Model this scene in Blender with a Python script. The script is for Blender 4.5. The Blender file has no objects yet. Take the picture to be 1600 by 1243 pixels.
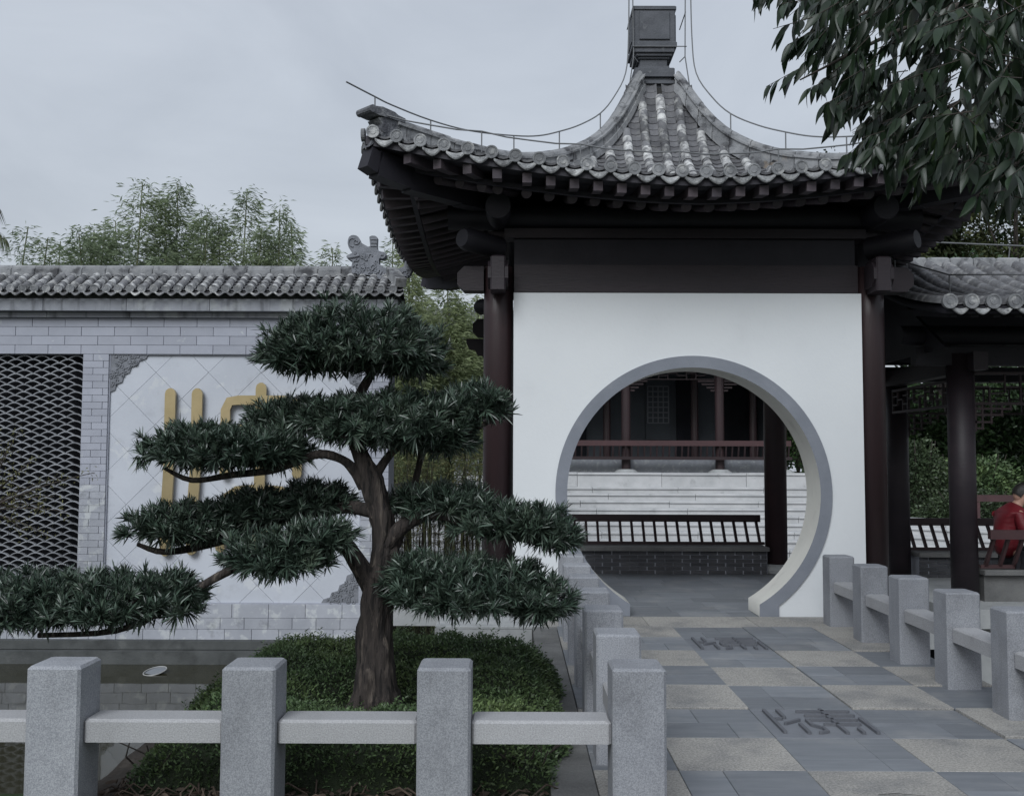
import bpy, math, random
import numpy as np
from mathutils import Vector, Matrix, noise
random.seed(7); RNG = np.random.default_rng(7)
R = math.radians; PI = math.pi
sc = bpy.context.scene
col = sc.collection

# ------------------------------------------------------------ camera
EYE = 1.55; F = 1556.9
YAW, PITCH, ROLL = 0.0023, 0.0615, 0.0034
_r = Vector((math.cos(YAW), math.sin(YAW), 0))
_h = Vector((-math.sin(YAW), math.cos(YAW), 0))
_fw = _h * math.cos(PITCH) + Vector((0, 0, math.sin(PITCH)))
_up = _h * -math.sin(PITCH) + Vector((0, 0, math.cos(PITCH)))
_cx = _r * math.cos(ROLL) + _up * math.sin(ROLL)
_cy = _up * math.cos(ROLL) - _r * math.sin(ROLL)
cam_d = bpy.data.cameras.new('camera'); cam = bpy.data.objects.new('camera', cam_d); col.objects.link(cam)
m = Matrix((( _cx.x, _cy.x, -_fw.x, 0), (_cx.y, _cy.y, -_fw.y, 0), (_cx.z, _cy.z, -_fw.z, EYE), (0, 0, 0, 1)))
cam.matrix_world = m
cam_d.sensor_width = 36; cam_d.lens = 36 * F / 1600; cam_d.clip_end = 600; cam_d.clip_start = .05
sc.camera = cam
def at(u, v, Y):
    "the point of the place at depth Y that stands on this line of sight (measuring aid)"
    d = _fw * F + _cx * (u - 800) - _cy * (v - 621.5)
    return Vector((0, 0, EYE)) + d * (Y / d.y)

# ------------------------------------------------------------ sky, sun, exposure
SUN_EL, SUN_AZ = R(38), R(200)      # azimuth clockwise from +Y : behind the camera, a little to its left
w = bpy.data.worlds.new('World'); sc.world = w; w.use_nodes = True
nt = w.node_tree; nt.nodes.clear()
N = nt.nodes.new; L = nt.links.new
sky = N('ShaderNodeTexSky'); sky.sky_type = 'NISHITA'; sky.sun_disc = False
sky.sun_elevation = SUN_EL; sky.sun_rotation = SUN_AZ; sky.air_density = 1.6; sky.dust_density = 4
tc = N('ShaderNodeTexCoord'); mp = N('ShaderNodeMapping'); mp.inputs['Scale'].default_value = (1, 1, 2.6)
n1 = N('ShaderNodeTexNoise'); n1.inputs['Scale'].default_value = 2.6; n1.inputs['Detail'].default_value = 7; n1.inputs['Roughness'].default_value = .55
n1.inputs['Distortion'].default_value = .5
cr = N('ShaderNodeValToRGB'); cr.color_ramp.elements[0].position = .34; cr.color_ramp.elements[1].position = .66
cr.color_ramp.elements[0].color = (3.5, 3.8, 4.32, 1); cr.color_ramp.elements[1].color = (4.25, 4.58, 5.12, 1)
mx = N('ShaderNodeMixRGB'); mx.inputs[0].default_value = .88
bg = N('ShaderNodeBackground'); bg.inputs['Strength'].default_value = .1
ow = N('ShaderNodeOutputWorld')
L(tc.outputs['Generated'], mp.inputs[0]); L(mp.outputs[0], n1.inputs['Vector']); L(n1.outputs['Fac'], cr.inputs[0])
L(sky.outputs[0], mx.inputs[1]); L(cr.outputs[0], mx.inputs[2]); L(mx.outputs[0], bg.inputs[0]); L(bg.outputs[0], ow.inputs[0])
sd = bpy.data.lights.new('sun', 'SUN'); sun = bpy.data.objects.new('sun', sd); col.objects.link(sun)
sd.energy = 1.5; sd.angle = R(30); sd.color = (.90, .955, 1.0)
_sd = Vector((math.sin(SUN_AZ) * math.cos(SUN_EL), math.cos(SUN_AZ) * math.cos(SUN_EL), math.sin(SUN_EL)))
sun.rotation_euler = _sd.to_track_quat('Z', 'Y').to_euler()
sun.location = (0, -8, 12)
sc.view_settings.view_transform = 'Standard'; sc.view_settings.look = 'None'
sc.view_settings.exposure = 0.5; sc.view_settings.gamma = 1; sc.view_settings.use_curve_mapping = False
sc.render.engine = 'CYCLES'
sc.cycles.max_bounces = 7; sc.cycles.transparent_max_bounces = 4

# ------------------------------------------------------------ helpers
ORG = {}
def tag(o, label=None, cat=None, group=None, kind=None):
    if label: o['label'] = label
    if cat: o['category'] = cat
    if group: o['group'] = group
    if kind: o['kind'] = kind
    return o
def thing(name, label, cat, loc=(0, 0, 0), group=None):
    o = bpy.data.objects.new(name, None); col.objects.link(o); o.location = loc
    o.empty_display_size = .2
    ORG[o] = Vector(loc)
    return tag(o, label, cat, group)
def link(name, me, parent=None, loc=None):
    o = bpy.data.objects.new(name, me); col.objects.link(o)
    if parent: o.parent = parent; ORG[o] = ORG[parent]
    return o
def inst(name, me, M4, parent, kind=None):
    "an object of its own that shares mesh data; M4 is its world matrix"
    o = bpy.data.objects.new(name, me); col.objects.link(o)
    o.parent = parent
    o.matrix_basis = Matrix.Translation(-ORG[parent]) @ M4
    ORG[o] = ORG[parent]
    return o
def axes(p, x, y, z):
    return Matrix(((x[0], y[0], z[0], p[0]), (x[1], y[1], z[1], p[1]), (x[2], y[2], z[2], p[2]), (0, 0, 0, 1)))
class MB:
    def __init__(s): s.v = []; s.f = []; s.sm = []; s.mi = []
    def add(s, vs, fs, smooth=False, mi=0):
        n = len(s.v); s.v += [tuple(v) for v in vs]
        for f in fs: s.f.append([i + n for i in f]); s.sm.append(smooth); s.mi.append(mi)
        return s
    def box(s, x0, x1, y0, y1, z0, z1, mi=0):
        return s.add([(x0,y0,z0),(x1,y0,z0),(x1,y1,z0),(x0,y1,z0),(x0,y0,z1),(x1,y0,z1),(x1,y1,z1),(x0,y1,z1)],
              [(3,2,1,0),(4,5,6,7),(0,1,5,4),(1,2,6,5),(2,3,7,6),(3,0,4,7)], mi=mi)
    def cbox(s, x0, x1, y0, y1, z0, z1, c=.01, mi=0):
        "box with its upper and vertical edges chamfered"
        def ring(i, z): return [(x0+i,y0+c,z),(x0+c,y0+i,z),(x1-c,y0+i,z),(x1-i,y0+c,z),(x1-i,y1-c,z),(x1-c,y1-i,z),(x0+c,y1-i,z),(x0+i,y1-c,z)]
        V = ring(0, z0) + ring(0, z1-c) + [(a+(c if a < (x0+x1)/2 else -c)*.9, b+(c if b < (y0+y1)/2 else -c)*.9, z1) for a, b, _ in ring(0, z1)]
        fs = [tuple(range(7, -1, -1)), tuple(range(16, 24))]
        for k in (0, 8):
            for i in range(8): j = (i+1) % 8; fs.append((k+i, k+j, k+8+j, k+8+i))
        return s.add(V, fs, mi=mi)
    def bar(s, p, q, w, h, up=(0, 0, 1), mi=0):
        p, q = Vector(p), Vector(q); d = (q-p).normalized(); x = d.cross(Vector(up))
        if x.length < 1e-4: x = Vector((1, 0, 0))
        x.normalize(); z = x.cross(d)
        V = [a + x*sx*w/2 + z*sz*h/2 for a in (p, q) for sx, sz in ((-1,-1),(1,-1),(1,1),(-1,1))]
        return s.add(V, [(0,1,2,3),(7,6,5,4),(4,5,1,0),(5,6,2,1),(6,7,3,2),(7,4,0,3)], mi=mi)
    def tube(s, pts, rad, n=8, smooth=True, caps=True, mi=0, wob=0):
        pts = [Vector(p) for p in pts]; k = len(pts)
        if not hasattr(rad, '__len__'): rad = [rad]*k
        T = [(pts[min(i+1, k-1)] - pts[max(i-1, 0)]).normalized() for i in range(k)]
        x = T[0].orthogonal().normalized(); V = []
        for i in range(k):
            x = (x - T[i]*x.dot(T[i])).normalized(); y = T[i].cross(x)
            for j in range(n):
                a = 2*PI*j/n; rr = rad[i]
                if wob:
                    c0 = pts[i] + (x*math.cos(a) + y*math.sin(a))*rr
                    rr *= 1 + wob*(noise.noise(Vector((c0.x*14, c0.y*14, c0.z*4))) + .5*abs(noise.noise(Vector((math.cos(a)*5, math.sin(a)*5, i*.12+7))))+.45*noise.noise(Vector((c0.x*48, c0.y*48, c0.z*9))))
                V.append(pts[i] + (x*math.cos(a) + y*math.sin(a))*rr)
        fs = [(i*n+j, i*n+(j+1) % n, (i+1)*n+(j+1) % n, (i+1)*n+j) for i in range(k-1) for j in range(n)]
        s.add(V, fs, smooth, mi)
        if caps:
            s.add(V[:n], [tuple(range(n-1, -1, -1))], mi=mi); s.add(V[-n:], [tuple(range(n))], mi=mi)
        return s
    def prism(s, poly, y0, y1, M4=None, mi=0):
        "poly of (x,z), extruded from y0 (front) to y1"
        n = len(poly); V = [Vector((a, y0, b)) for a, b in poly] + [Vector((a, y1, b)) for a, b in poly]
        if M4: V = [M4 @ v for v in V]
        return s.add(V, [tuple(range(n)), tuple(range(2*n-1, n-1, -1))] + [(i+n, (i+1) % n+n, (i+1) % n, i) for i in range(n)], mi=mi)
    def plate(s, poly, z0, z1, mi=0):
        n = len(poly); V = [(a, b, z0) for a, b in poly] + [(a, b, z1) for a, b in poly]
        return s.add(V, [tuple(range(n-1, -1, -1)), tuple(range(n, 2*n))] + [(i, (i+1) % n, (i+1) % n+n, i+n) for i in range(n)], mi=mi)
    def lathe(s, c, prof, n=14, mi=0, axis='z'):
        V = []
        for r_, h in prof:
            for j in range(n):
                a = 2*PI*j/n
                o = (r_*math.cos(a), r_*math.sin(a), h) if axis == 'z' else (r_*math.cos(a), h, r_*math.sin(a))
                V.append((c[0]+o[0], c[1]+o[1], c[2]+o[2]))
        k = len(prof); fs = [(i*n+j, i*n+(j+1) % n, (i+1)*n+(j+1) % n, (i+1)*n+j) for i in range(k-1) for j in range(n)]
        fs += [tuple(range(n-1, -1, -1)), tuple(range((k-1)*n, k*n))]
        return s.add(V, fs, mi=mi)
    def merge(s, me_v, me_f, M4, smooth=False, mi=0):
        return s.add([M4 @ Vector(v) for v in me_v], me_f, smooth, mi)
    def mesh(s, name, mats, off=None):
        me = bpy.data.meshes.new(name)
        V = s.v if off is None else [(a-off[0], b-off[1], c-off[2]) for a, b, c in s.v]
        me.from_pydata(V, [], s.f)
        for mt in (mats if isinstance(mats, (list, tuple)) else [mats]): me.materials.append(mt)
        me.polygons.foreach_set('use_smooth', s.sm); me.polygons.foreach_set('material_index', s.mi)
        me.update(); return me
    def build(s, name, mats, parent=None, kind=None, label=None, origin=None):
        off = ORG[parent] if parent else (Vector(origin) if origin else None)
        o = link(name, s.mesh(name, mats, off), parent)
        if not parent:
            if origin: o.location = origin
            ORG[o] = Vector(origin) if origin else Vector((0, 0, 0))
        return tag(o, label, kind=kind)
def np_mesh(name, V, faces, mats, smooth=False):
    me = bpy.data.meshes.new(name); V = np.asarray(V, dtype=np.float32).reshape(-1, 3)
    me.vertices.add(len(V)); me.vertices.foreach_set('co', V.ravel())
    lt = np.concatenate([np.full(len(f), f.shape[1], dtype=np.int32) for f in faces])
    idx = np.concatenate([f.ravel() for f in faces]).astype(np.int32)
    ls = np.concatenate([[0], np.cumsum(lt)[:-1]]).astype(np.int32)
    me.loops.add(len(idx)); me.loops.foreach_set('vertex_index', idx)
    me.polygons.add(len(lt)); me.polygons.foreach_set('loop_start', ls); me.polygons.foreach_set('loop_total', lt)
    if smooth: me.polygons.foreach_set('use_smooth', np.ones(len(lt), dtype=bool))
    me.materials.append(mats); me.update(calc_edges=True)
    return me
def nrm(a): return a/np.maximum(np.linalg.norm(a, axis=1, keepdims=True), 1e-9)
def leaf_arrays(P, D, Ln, Wd, droop=.15, simple=False, rng=RNG):
    n = len(P); D = nrm(D); Q = rng.normal(size=(n, 3)); Q[:, 2] += .8
    S = nrm(np.cross(D, Q)); U = nrm(np.cross(S, D)); Ln = np.broadcast_to(Ln, n)[:, None]; Wd = np.broadcast_to(Wd, n)[:, None]
    dz = np.array([[0, 0, -1.]])
    if simple:
        V = np.stack([P, P+D*Ln*.45+S*Wd/2+dz*Ln*droop*.2, P+D*Ln+dz*Ln*droop, P+D*Ln*.45-S*Wd/2+dz*Ln*droop*.2], 1)
        b = np.arange(n)[:, None]*4
        return V.reshape(-1, 3), [b+np.array([[0, 1, 2, 3]])]
    V = np.stack([P, P+D*Ln*.3+S*Wd*.42+U*Wd*.12+dz*Ln*droop*.05, P+D*Ln*.3-S*Wd*.42+U*Wd*.12+dz*Ln*droop*.05,
                  P+D*Ln*.68+S*Wd*.44+dz*Ln*droop*.4, P+D*Ln*.68-S*Wd*.44+dz*Ln*droop*.4, P+D*Ln+dz*Ln*droop,
                  P+D*Ln*.3+dz*Ln*droop*.05, P+D*Ln*.68-U*Wd*.1+dz*Ln*droop*.4], 1)
    b = np.arange(n)[:, None]*8
    return V.reshape(-1, 3), [np.concatenate([b+np.array([[0, 6, 1]]), b+np.array([[0, 2, 6]]), b+np.array([[3, 7, 5]]), b+np.array([[7, 4, 5]])]),
                              np.concatenate([b+np.array([[1, 6, 7, 3]]), b+np.array([[6, 2, 4, 7]])])]
def leaf_obj(name, P, D, Ln, Wd, mat_, parent, droop=.15, simple=False, kind=None):
    V, fs = leaf_arrays(np.asarray(P)-np.array(ORG[parent] if parent else (0, 0, 0)), np.asarray(D), Ln, Wd, droop, simple)
    o = link(name, np_mesh(name, V, fs, mat_), parent)
    if not parent: ORG[o] = Vector((0, 0, 0))
    return tag(o, kind=kind)

def smooth(pts, rad, m_=4):
    P_, Rr = [], []
    for i in range(len(pts)-1):
        p0, p1, p2, p3 = pts[max(i-1, 0)], pts[i], pts[i+1], pts[min(i+2, len(pts)-1)]
        for q in range(m_):
            t_ = q/m_
            P_.append(.5*((2*p1)+(p2-p0)*t_+(2*p0-5*p1+4*p2-p3)*t_*t_+(3*p1-p0-3*p2+p3)*t_**3)); Rr.append(rad[i]*(1-t_)+rad[i+1]*t_)
    return P_+[pts[-1]], Rr+[rad[-1]]

# ------------------------------------------------------------ materials
def M(name, c1, c2=None, scale=3., rough=.75, bump=.15, bscale=40., rand=0., isl=0., patch=None, metal=0., spec=.4, speck=None, streak=None, stretch=None, transl=0., det=6):
    mt = bpy.data.materials.new(name); mt.use_nodes = True; t = mt.node_tree; t.nodes.clear()
    N = t.nodes.new; K = t.links.new
    out = N('ShaderNodeOutputMaterial'); b = N('ShaderNodeBsdfPrincipled')
    b.inputs['Roughness'].default_value = rough; b.inputs['Metallic'].default_value = metal; b.inputs['Specular IOR Level'].default_value = spec
    g = N('ShaderNodeNewGeometry'); pos = g.outputs['Position']
    if stretch:
        mpp = N('ShaderNodeMapping'); mpp.inputs['Scale'].default_value = stretch; K(pos, mpp.inputs[0]); pos2 = mpp.outputs[0]
    else: pos2 = pos
    def nz(s, d=det, src=None, r_=.6):
        n = N('ShaderNodeTexNoise'); n.inputs['Scale'].default_value = s; n.inputs['Detail'].default_value = d; n.inputs['Roughness'].default_value = r_
        K(src or pos2, n.inputs['Vector']); return n.outputs['Fac']
    def ramp(src, a, b_, ca=(0, 0, 0, 1), cb=(1, 1, 1, 1)):
        r_ = N('ShaderNodeValToRGB'); e = r_.color_ramp.elements; e[0].position = a; e[1].position = b_; e[0].color = ca; e[1].color = cb
        K(src, r_.inputs[0]); return r_.outputs[0]
    def mix(f, a, b_, mode='MIX'):
        m_ = N('ShaderNodeMixRGB'); m_.blend_type = mode
        if isinstance(f, float): m_.inputs[0].default_value = f
        else: K(f, m_.inputs[0])
        for i, x in ((1, a), (2, b_)):
            if isinstance(x, tuple): m_.inputs[i].default_value = x
            else: K(x, m_.inputs[i])
        return m_.outputs[0]
    C = lambda c: (*c, 1)
    c2 = c2 or tuple(x*.75 for x in c1)
    n0 = nz(scale); cc = ramp(n0, .3, .7, C(c1), C(c2))
    if streak:   # (colour, strength) vertical run-off marks
        m2 = N('ShaderNodeMapping'); m2.inputs['Scale'].default_value = (9, 9, .8); K(pos, m2.inputs[0])
        cc = mix(ramp(nz(1.0, 5, m2.outputs[0]), .52, .75, (0, 0, 0, 1), (streak[1],)*3+(1,)), cc, C(streak[0]))
    for p_ in (patch or []):   # (colour, scale, lo, hi, strength)
        cc = mix(ramp(nz(p_[1], 5, pos2 if name == 'bark' else pos), p_[2], p_[3], (0, 0, 0, 1), (p_[4],)*3+(1,)), cc, C(p_[0]))
    if speck:    # (dark, light, scale)
        f = ramp(nz(speck[2], 2, pos, .9), .38, .62, C(speck[0]), C(speck[1])); cc = mix(.8, cc, f, 'MULTIPLY')
    if rand:
        oi = N('ShaderNodeObjectInfo'); mr = N('ShaderNodeMapRange'); mr.inputs[3].default_value = 1-rand; mr.inputs[4].default_value = 1+rand
        K(oi.outputs['Random'], mr.inputs[0]); cc = mix(1.0, cc, mr.outputs[0], 'MULTIPLY')
    if isl:
        mr = N('ShaderNodeMapRange'); mr.inputs[3].default_value = 1-isl; mr.inputs[4].default_value = 1+isl
        K(g.outputs['Random Per Island'], mr.inputs[0]); cc = mix(1.0, cc, mr.outputs[0], 'MULTIPLY')
    K(cc, b.inputs['Base Color'])
    if bump:
        bp = N('ShaderNodeBump'); bp.inputs['Strength'].default_value = bump; bp.inputs['Distance'].default_value = .02
        K(nz(bscale, 4), bp.inputs['Height']); K(bp.outputs[0], b.inputs['Normal'])
    if transl:
        tr = N('ShaderNodeBsdfTranslucent'); K(cc, tr.inputs[0]); ms = N('ShaderNodeMixShader'); ms.inputs[0].default_value = transl
        K(b.outputs[0], ms.inputs[1]); K(tr.outputs[0], ms.inputs[2]); K(ms.outputs[0], out.inputs[0])
    else: K(b.outputs[0], out.inputs[0])
    return mt
WHITE = (.62, .62, .6)
m_granite = M('granite', (.33, .34, .365), (.27, .28, .305), 2.5, .8, .25, 160, rand=.08, streak=((.20, .205, .22), .45), speck=((.62, .62, .64), (1.22, 1.22, 1.2), 170), patch=[((.17, .175, .19), 3.5, .5, .72, .5), ((.40, .40, .40), 2.2, .62, .8, .4)])
m_granite_r = M('granite_rail', (.40, .40, .41), (.35, .35, .36), 3, .8, .25, 160, rand=.05, speck=((.7, .7, .7), (1.15, 1.15, 1.15), 170), patch=[((.24, .24, .24), 6, .6, .8, .3)])
m_granite_p = M('granite_paving', (.37, .355, .33), (.29, .283, .27), 2.2, .8, .2, 90, rand=.08, speck=((.6, .6, .6), (1.25, 1.24, 1.22), 75), patch=[((.38, .37, .35), 3.0, .55, .72, .5), ((.15, .155, .165), 2.2, .5, .72, .6)])
m_slate = M('slate_paving', (.205, .217, .235), (.155, .168, .186), 2.5, .72, .25, 30, rand=.14, stretch=(1, 7, 1), patch=[((.28, .28, .28), 2.2, .52, .70, .6), ((.10, .105, .12), 1.2, .55, .8, .4), ((.075, .085, .06), 6, .7, .78, .5)])
m_slate_c = M('slate_carved', (.19, .20, .22), (.155, .165, .185), 3, .75, .25, 60, rand=.04, patch=[((.11, .115, .13), 7, .55, .75, .5)])
m_slate_k = M('slate_stroke', (.13, .135, .15), (.10, .105, .12), 6, .75, .3, 80)
m_joint = M('joint_earth', (.05, .048, .045), (.03, .03, .03), 10, .95, .3, 60, patch=[((.05, .07, .03), 5, .6, .8, .5)])
m_kerb = M('kerb_stone', (.19, .19, .185), (.12, .12, .12), 3, .85, .3, 60, rand=.1, patch=[((.07, .075, .07), 2.5, .5, .75, .6)], speck=((.75, .75, .75), (1.12, 1.12, 1.12), 140))
m_plaster = M('white_plaster', (.70, .72, .735), (.65, .67, .69), .8, .85, .1, 25, patch=[((.57, .58, .59), 1.6, .58, .85, .3), ((.5, .5, .49), 9, .68, .8, .25)])
m_ring = M('grey_render', (.22, .235, .27), (.175, .19, .22), 3, .75, .15, 50, patch=[((.30, .31, .33), 5, .6, .8, .35), ((.11, .12, .14), 2.5, .6, .8, .4)])
m_reveal = M('ring_reveal', (.72, .71, .66), (.62, .61, .57), 2, .8, .1, 40, patch=[((.36, .35, .31), 4, .6, .8, .4)])
m_col = M('red_lacquer_column', (.040, .023, .025), (.028, .018, .020), 1.5, .42, .12, 20, stretch=(3, 3, .4), patch=[((.075, .038, .04), 3, .58, .8, .5), ((.02, .011, .012), 6, .6, .75, .6)])
m_wood = M('dark_brown_wood', (.022, .020, .028), (.014, .013, .019), 4, .6, .15, 30, rand=.25)
m_beam = M('brown_beam', (.028, .020, .025), (.018, .014, .018), 3, .55, .15, 25, rand=.1, stretch=(.4, 1, 2), patch=[((.035, .027, .03), 4, .6, .78, .5)])
m_raft = M('lit_rafter_wood', (.082, .064, .074), (.052, .045, .055), 4, .6, .15, 30, rand=.3)  # lighter than the other timber: sky light on the rafters put into colour
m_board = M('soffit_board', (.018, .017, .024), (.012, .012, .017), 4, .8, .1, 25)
m_rail = M('rail_wood', (.03, .016, .018), (.022, .013, .015), 4, .55, .1, 30, rand=.15)
m_railr = M('red_rail_wood', (.075, .036, .038), (.055, .029, .031), 4, .5, .1, 30)
TW = (.52, .52, .51)
m_tile = M('roof_tile', (.19, .19, .20), (.10, .103, .112), 9, .85, .45, 60, rand=.3, patch=[(TW, 9, .50, .62, .75), ((.045, .045, .05), 5, .56, .68, .7), ((.22, .21, .17), 3, .62, .8, .4)])
m_tile_d = M('roof_tile_pan', (.15, .15, .158), (.09, .09, .098), 8, .9, .4, 60, isl=.25, patch=[((.26, .26, .25), 7, .55, .7, .5)])
m_tile_s = M('roof_tile_far', (.16, .16, .168), (.07, .072, .08), 9, .85, .4, 60, isl=.2, patch=[(TW, 7, .55, .68, .6)])
m_cap = M('tile_end', (.26, .265, .275), (.14, .145, .155), 14, .85, .5, 120, rand=.2, patch=[(TW, 12, .54, .66, .6)])
m_drip = M('drip_tile', (.38, .385, .39), (.17, .175, .18), 16, .85, .8, 60, rand=.28, patch=[((.5, .5, .49), 10, .52, .64, .6), ((.08, .08, .085), 13, .52, .64, .75)])
m_ridge = M('ridge_mortar', (.28, .285, .295), (.15, .155, .165), 6, .88, .4, 50, rand=.16, patch=[((.36, .36, .36), 4, .52, .68, .6), ((.05, .05, .055), 6, .52, .64, .8), ((.30, .22, .14), 2, .68, .74, .5)])
m_ridge_d = M('ridge_end_stone', (.15, .155, .17), (.08, .083, .095), 9, .88, .9, 40, patch=[((.30, .305, .31), 9, .52, .64, .6), ((.04, .04, .05), 7, .52, .64, .7)])
m_stone_f = M('finial_stone', (.11, .115, .13), (.07, .075, .085), 4, .8, .3, 40, patch=[((.26, .27, .28), 8, .62, .72, .6), ((.04, .04, .05), 3, .55, .7, .5)])
m_metal = M('galvanised_rod', (.17, .175, .185), (.13, .135, .14), 5, .6, 0)
m_brick = M('grey_brick', (.385, .40, .46), (.33, .345, .40), 3, .85, .15, 60, rand=.07, patch=[((.52, .54, .56), 6, .66, .72, .7), ((.18, .19, .22), 2, .6, .8, .4)])
m_brick_w = M('grey_brick_stained', (.41, .425, .47), (.32, .335, .375), 3, .85, .15, 60, rand=.10, patch=[((.52, .54, .55), 7, .54, .62, .75), ((.12, .125, .13), 4, .62, .74, .5)])
m_mortar = M('mortar', (.35, .365, .415), (.29, .30, .34), 4, .9, .1, 40)
m_corn = M('cornice_render', (.32, .335, .37), (.24, .25, .28), 4, .85, .2, 40, rand=.05, streak=((.05, .05, .055), .9), patch=[((.42, .44, .45), 3, .55, .65, .6)])
m_ledge = M('ledge_stone', (.10, .105, .105), (.06, .065, .065), 4, .9, .3, 40, patch=[((.17, .175, .17), 5, .6, .75, .5), ((.03, .03, .03), 2, .55, .75, .6)])
m_diam = M('diamond_tile', (.53, .555, .61), (.47, .495, .55), 2, .8, .06, 30, rand=.055, patch=[((.60, .62, .64), 4, .60, .66, .6), ((.33, .34, .37), 3, .58, .7, .4)])
m_carve = M('carved_stone', (.24, .25, .28), (.16, .17, .19), 12, .85, .5, 70)
m_lat = M('lattice_tile_strip', (.30, .31, .33), (.20, .21, .23), 9, .85, .2, 60, rand=.2)
m_dark = M('painted_shade', (.012, .013, .018), (.008, .009, .012), 3, .95, .1, 20)  # near-black colour standing in for shade in voids and recesses
m_gold = M('brushed_brass', (.54, .44, .27), (.40, .33, .18), 1.6, .3, .05, 8, metal=.85, stretch=(1, 1, .5), patch=[((.22, .18, .07), 1.1, .5, .75, .5)])
m_slab = M('pale_slab', (.40, .41, .41), (.30, .31, .315), 4, .85, .2, 50, rand=.05, patch=[((.14, .145, .14), 4, .58, .75, .6)])
m_step = M('step_stone', (.52, .52, .525), (.42, .425, .43), 2.2, .85, .1, 30, rand=.04, patch=[((.30, .31, .315), 1.4, .52, .75, .5), ((.16, .16, .16), 3, .6, .75, .5)])
m_soil = M('bare_soil', (.055, .045, .037), (.035, .03, .026), 5, .95, .6, 30, patch=[((.09, .08, .07), 8, .58, .7, .5)])
m_bark = M('bark', (.058, .047, .042), (.022, .019, .018), 9, .95, 1.0, 14, stretch=(3.6, 3.6, .5), patch=[((.15, .125, .105), 7, .54, .66, .75), ((.010, .009, .009), 11, .53, .62, .9)])
m_twig = M('twig_bark', (.06, .05, .043), (.035, .03, .026), 12, .95, .3, 60)
m_pod = M('podocarpus_leaf', (.034, .056, .041), (.055, .080, .058), 3, .36, 0, isl=.75, spec=.6, patch=[((.115, .145, .10), 7, .55, .75, .6), ((.08, .065, .035), 5, .7, .8, .5)])
m_hedge = M('hedge_leaf', (.10, .15, .065), (.058, .10, .045), 5, .5, 0, isl=.55, patch=[((.16, .215, .08), 2.2, .48, .70, .75)], transl=.15)
m_bam = M('bamboo_leaf', (.24, .29, .18), (.16, .21, .13), .9, .55, 0, isl=.45, patch=[((.24, .29, .15), 1.3, .45, .7, .7)], transl=.45)
m_bam2 = M('bright_bamboo_leaf', (.34, .39, .21), (.22, .27, .14), 1.2, .6, 0, isl=.35, patch=[((.45, .49, .30), 1.6, .5, .7, .6)], transl=.5)
m_culm = M('bamboo_culm', (.12, .13, .06), (.08, .09, .04), 6, .5, .05)
m_big = M('glossy_leaf', (.018, .034, .015), (.010, .020, .012), 6, .36, 0, isl=.5, rand=.4, spec=.4, patch=[((.07, .11, .03), 2.2, .58, .72, .7)], transl=.2)
m_tree = M('tree_leaf', (.07, .085, .03), (.04, .055, .022), .6, .6, 0, isl=.5, patch=[((.16, .15, .05), .7, .52, .7, .6)], transl=.15)
m_shrub = M('shrub_leaf', (.03, .06, .02), (.02, .042, .016), 1.5, .5, 0, isl=.5, patch=[((.06, .10, .03), 1, .5, .7, .6)], transl=.1)
m_shrub2 = M('dull_shrub_leaf', (.05, .075, .035), (.032, .05, .026), 1.5, .5, 0, isl=.5, patch=[((.09, .12, .06), 1, .5, .7, .6)], transl=.1)
m_yel = M('young_leaf', (.16, .155, .06), (.11, .115, .045), 3, .6, 0, isl=.4, transl=.2)
m_dead = M('dead_leaf', (.11, .08, .06), (.06, .045, .035), 6, .8, .1, isl=.4)
m_grass = M('grass_ground', (.045, .07, .025), (.03, .05, .02), 1.5, .95, .5, 25)
m_red = M('red_jacket', (.15, .009, .016), (.09, .007, .011), 5, .55, .6, 14, stretch=(.3, .3, 1.6))
m_skin = M('skin', (.42, .25, .19), (.38, .22, .17), 5, .55, .03)
m_hair = M('dark_hair', (.012, .011, .011), (.02, .018, .016), 30, .5, .3, 80)
m_trs = M('dark_trousers', (.02, .021, .027), (.015, .016, .02), 10, .85, .1)
m_phone = M('black_phone', (.01, .01, .011), None, 5, .25, 0)
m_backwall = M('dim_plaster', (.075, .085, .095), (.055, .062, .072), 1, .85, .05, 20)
m_white = M('white_enamel', (.4, .4, .4), (.3, .3, .3), 5, .5, 0)
# water
m_water = bpy.data.materials.new('pond_water'); m_water.use_nodes = True
t = m_water.node_tree; b = t.nodes['Principled BSDF']; b.inputs['Base Color'].default_value = (.035, .034, .022, 1)
b.inputs['Roughness'].default_value = .035; b.inputs['IOR'].default_value = 1.33; b.inputs['Specular IOR Level'].default_value = .5
g = t.nodes.new('ShaderNodeNewGeometry'); n = t.nodes.new('ShaderNodeTexNoise'); n.inputs['Scale'].default_value = 2.2; n.inputs['Detail'].default_value = 2
bp = t.nodes.new('ShaderNodeBump'); bp.inputs['Strength'].default_value = .035; bp.inputs['Distance'].default_value = .05
t.links.new(g.outputs['Position'], n.inputs['Vector']); t.links.new(n.outputs['Fac'], bp.inputs['Height']); t.links.new(bp.outputs[0], b.inputs['Normal'])

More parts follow.
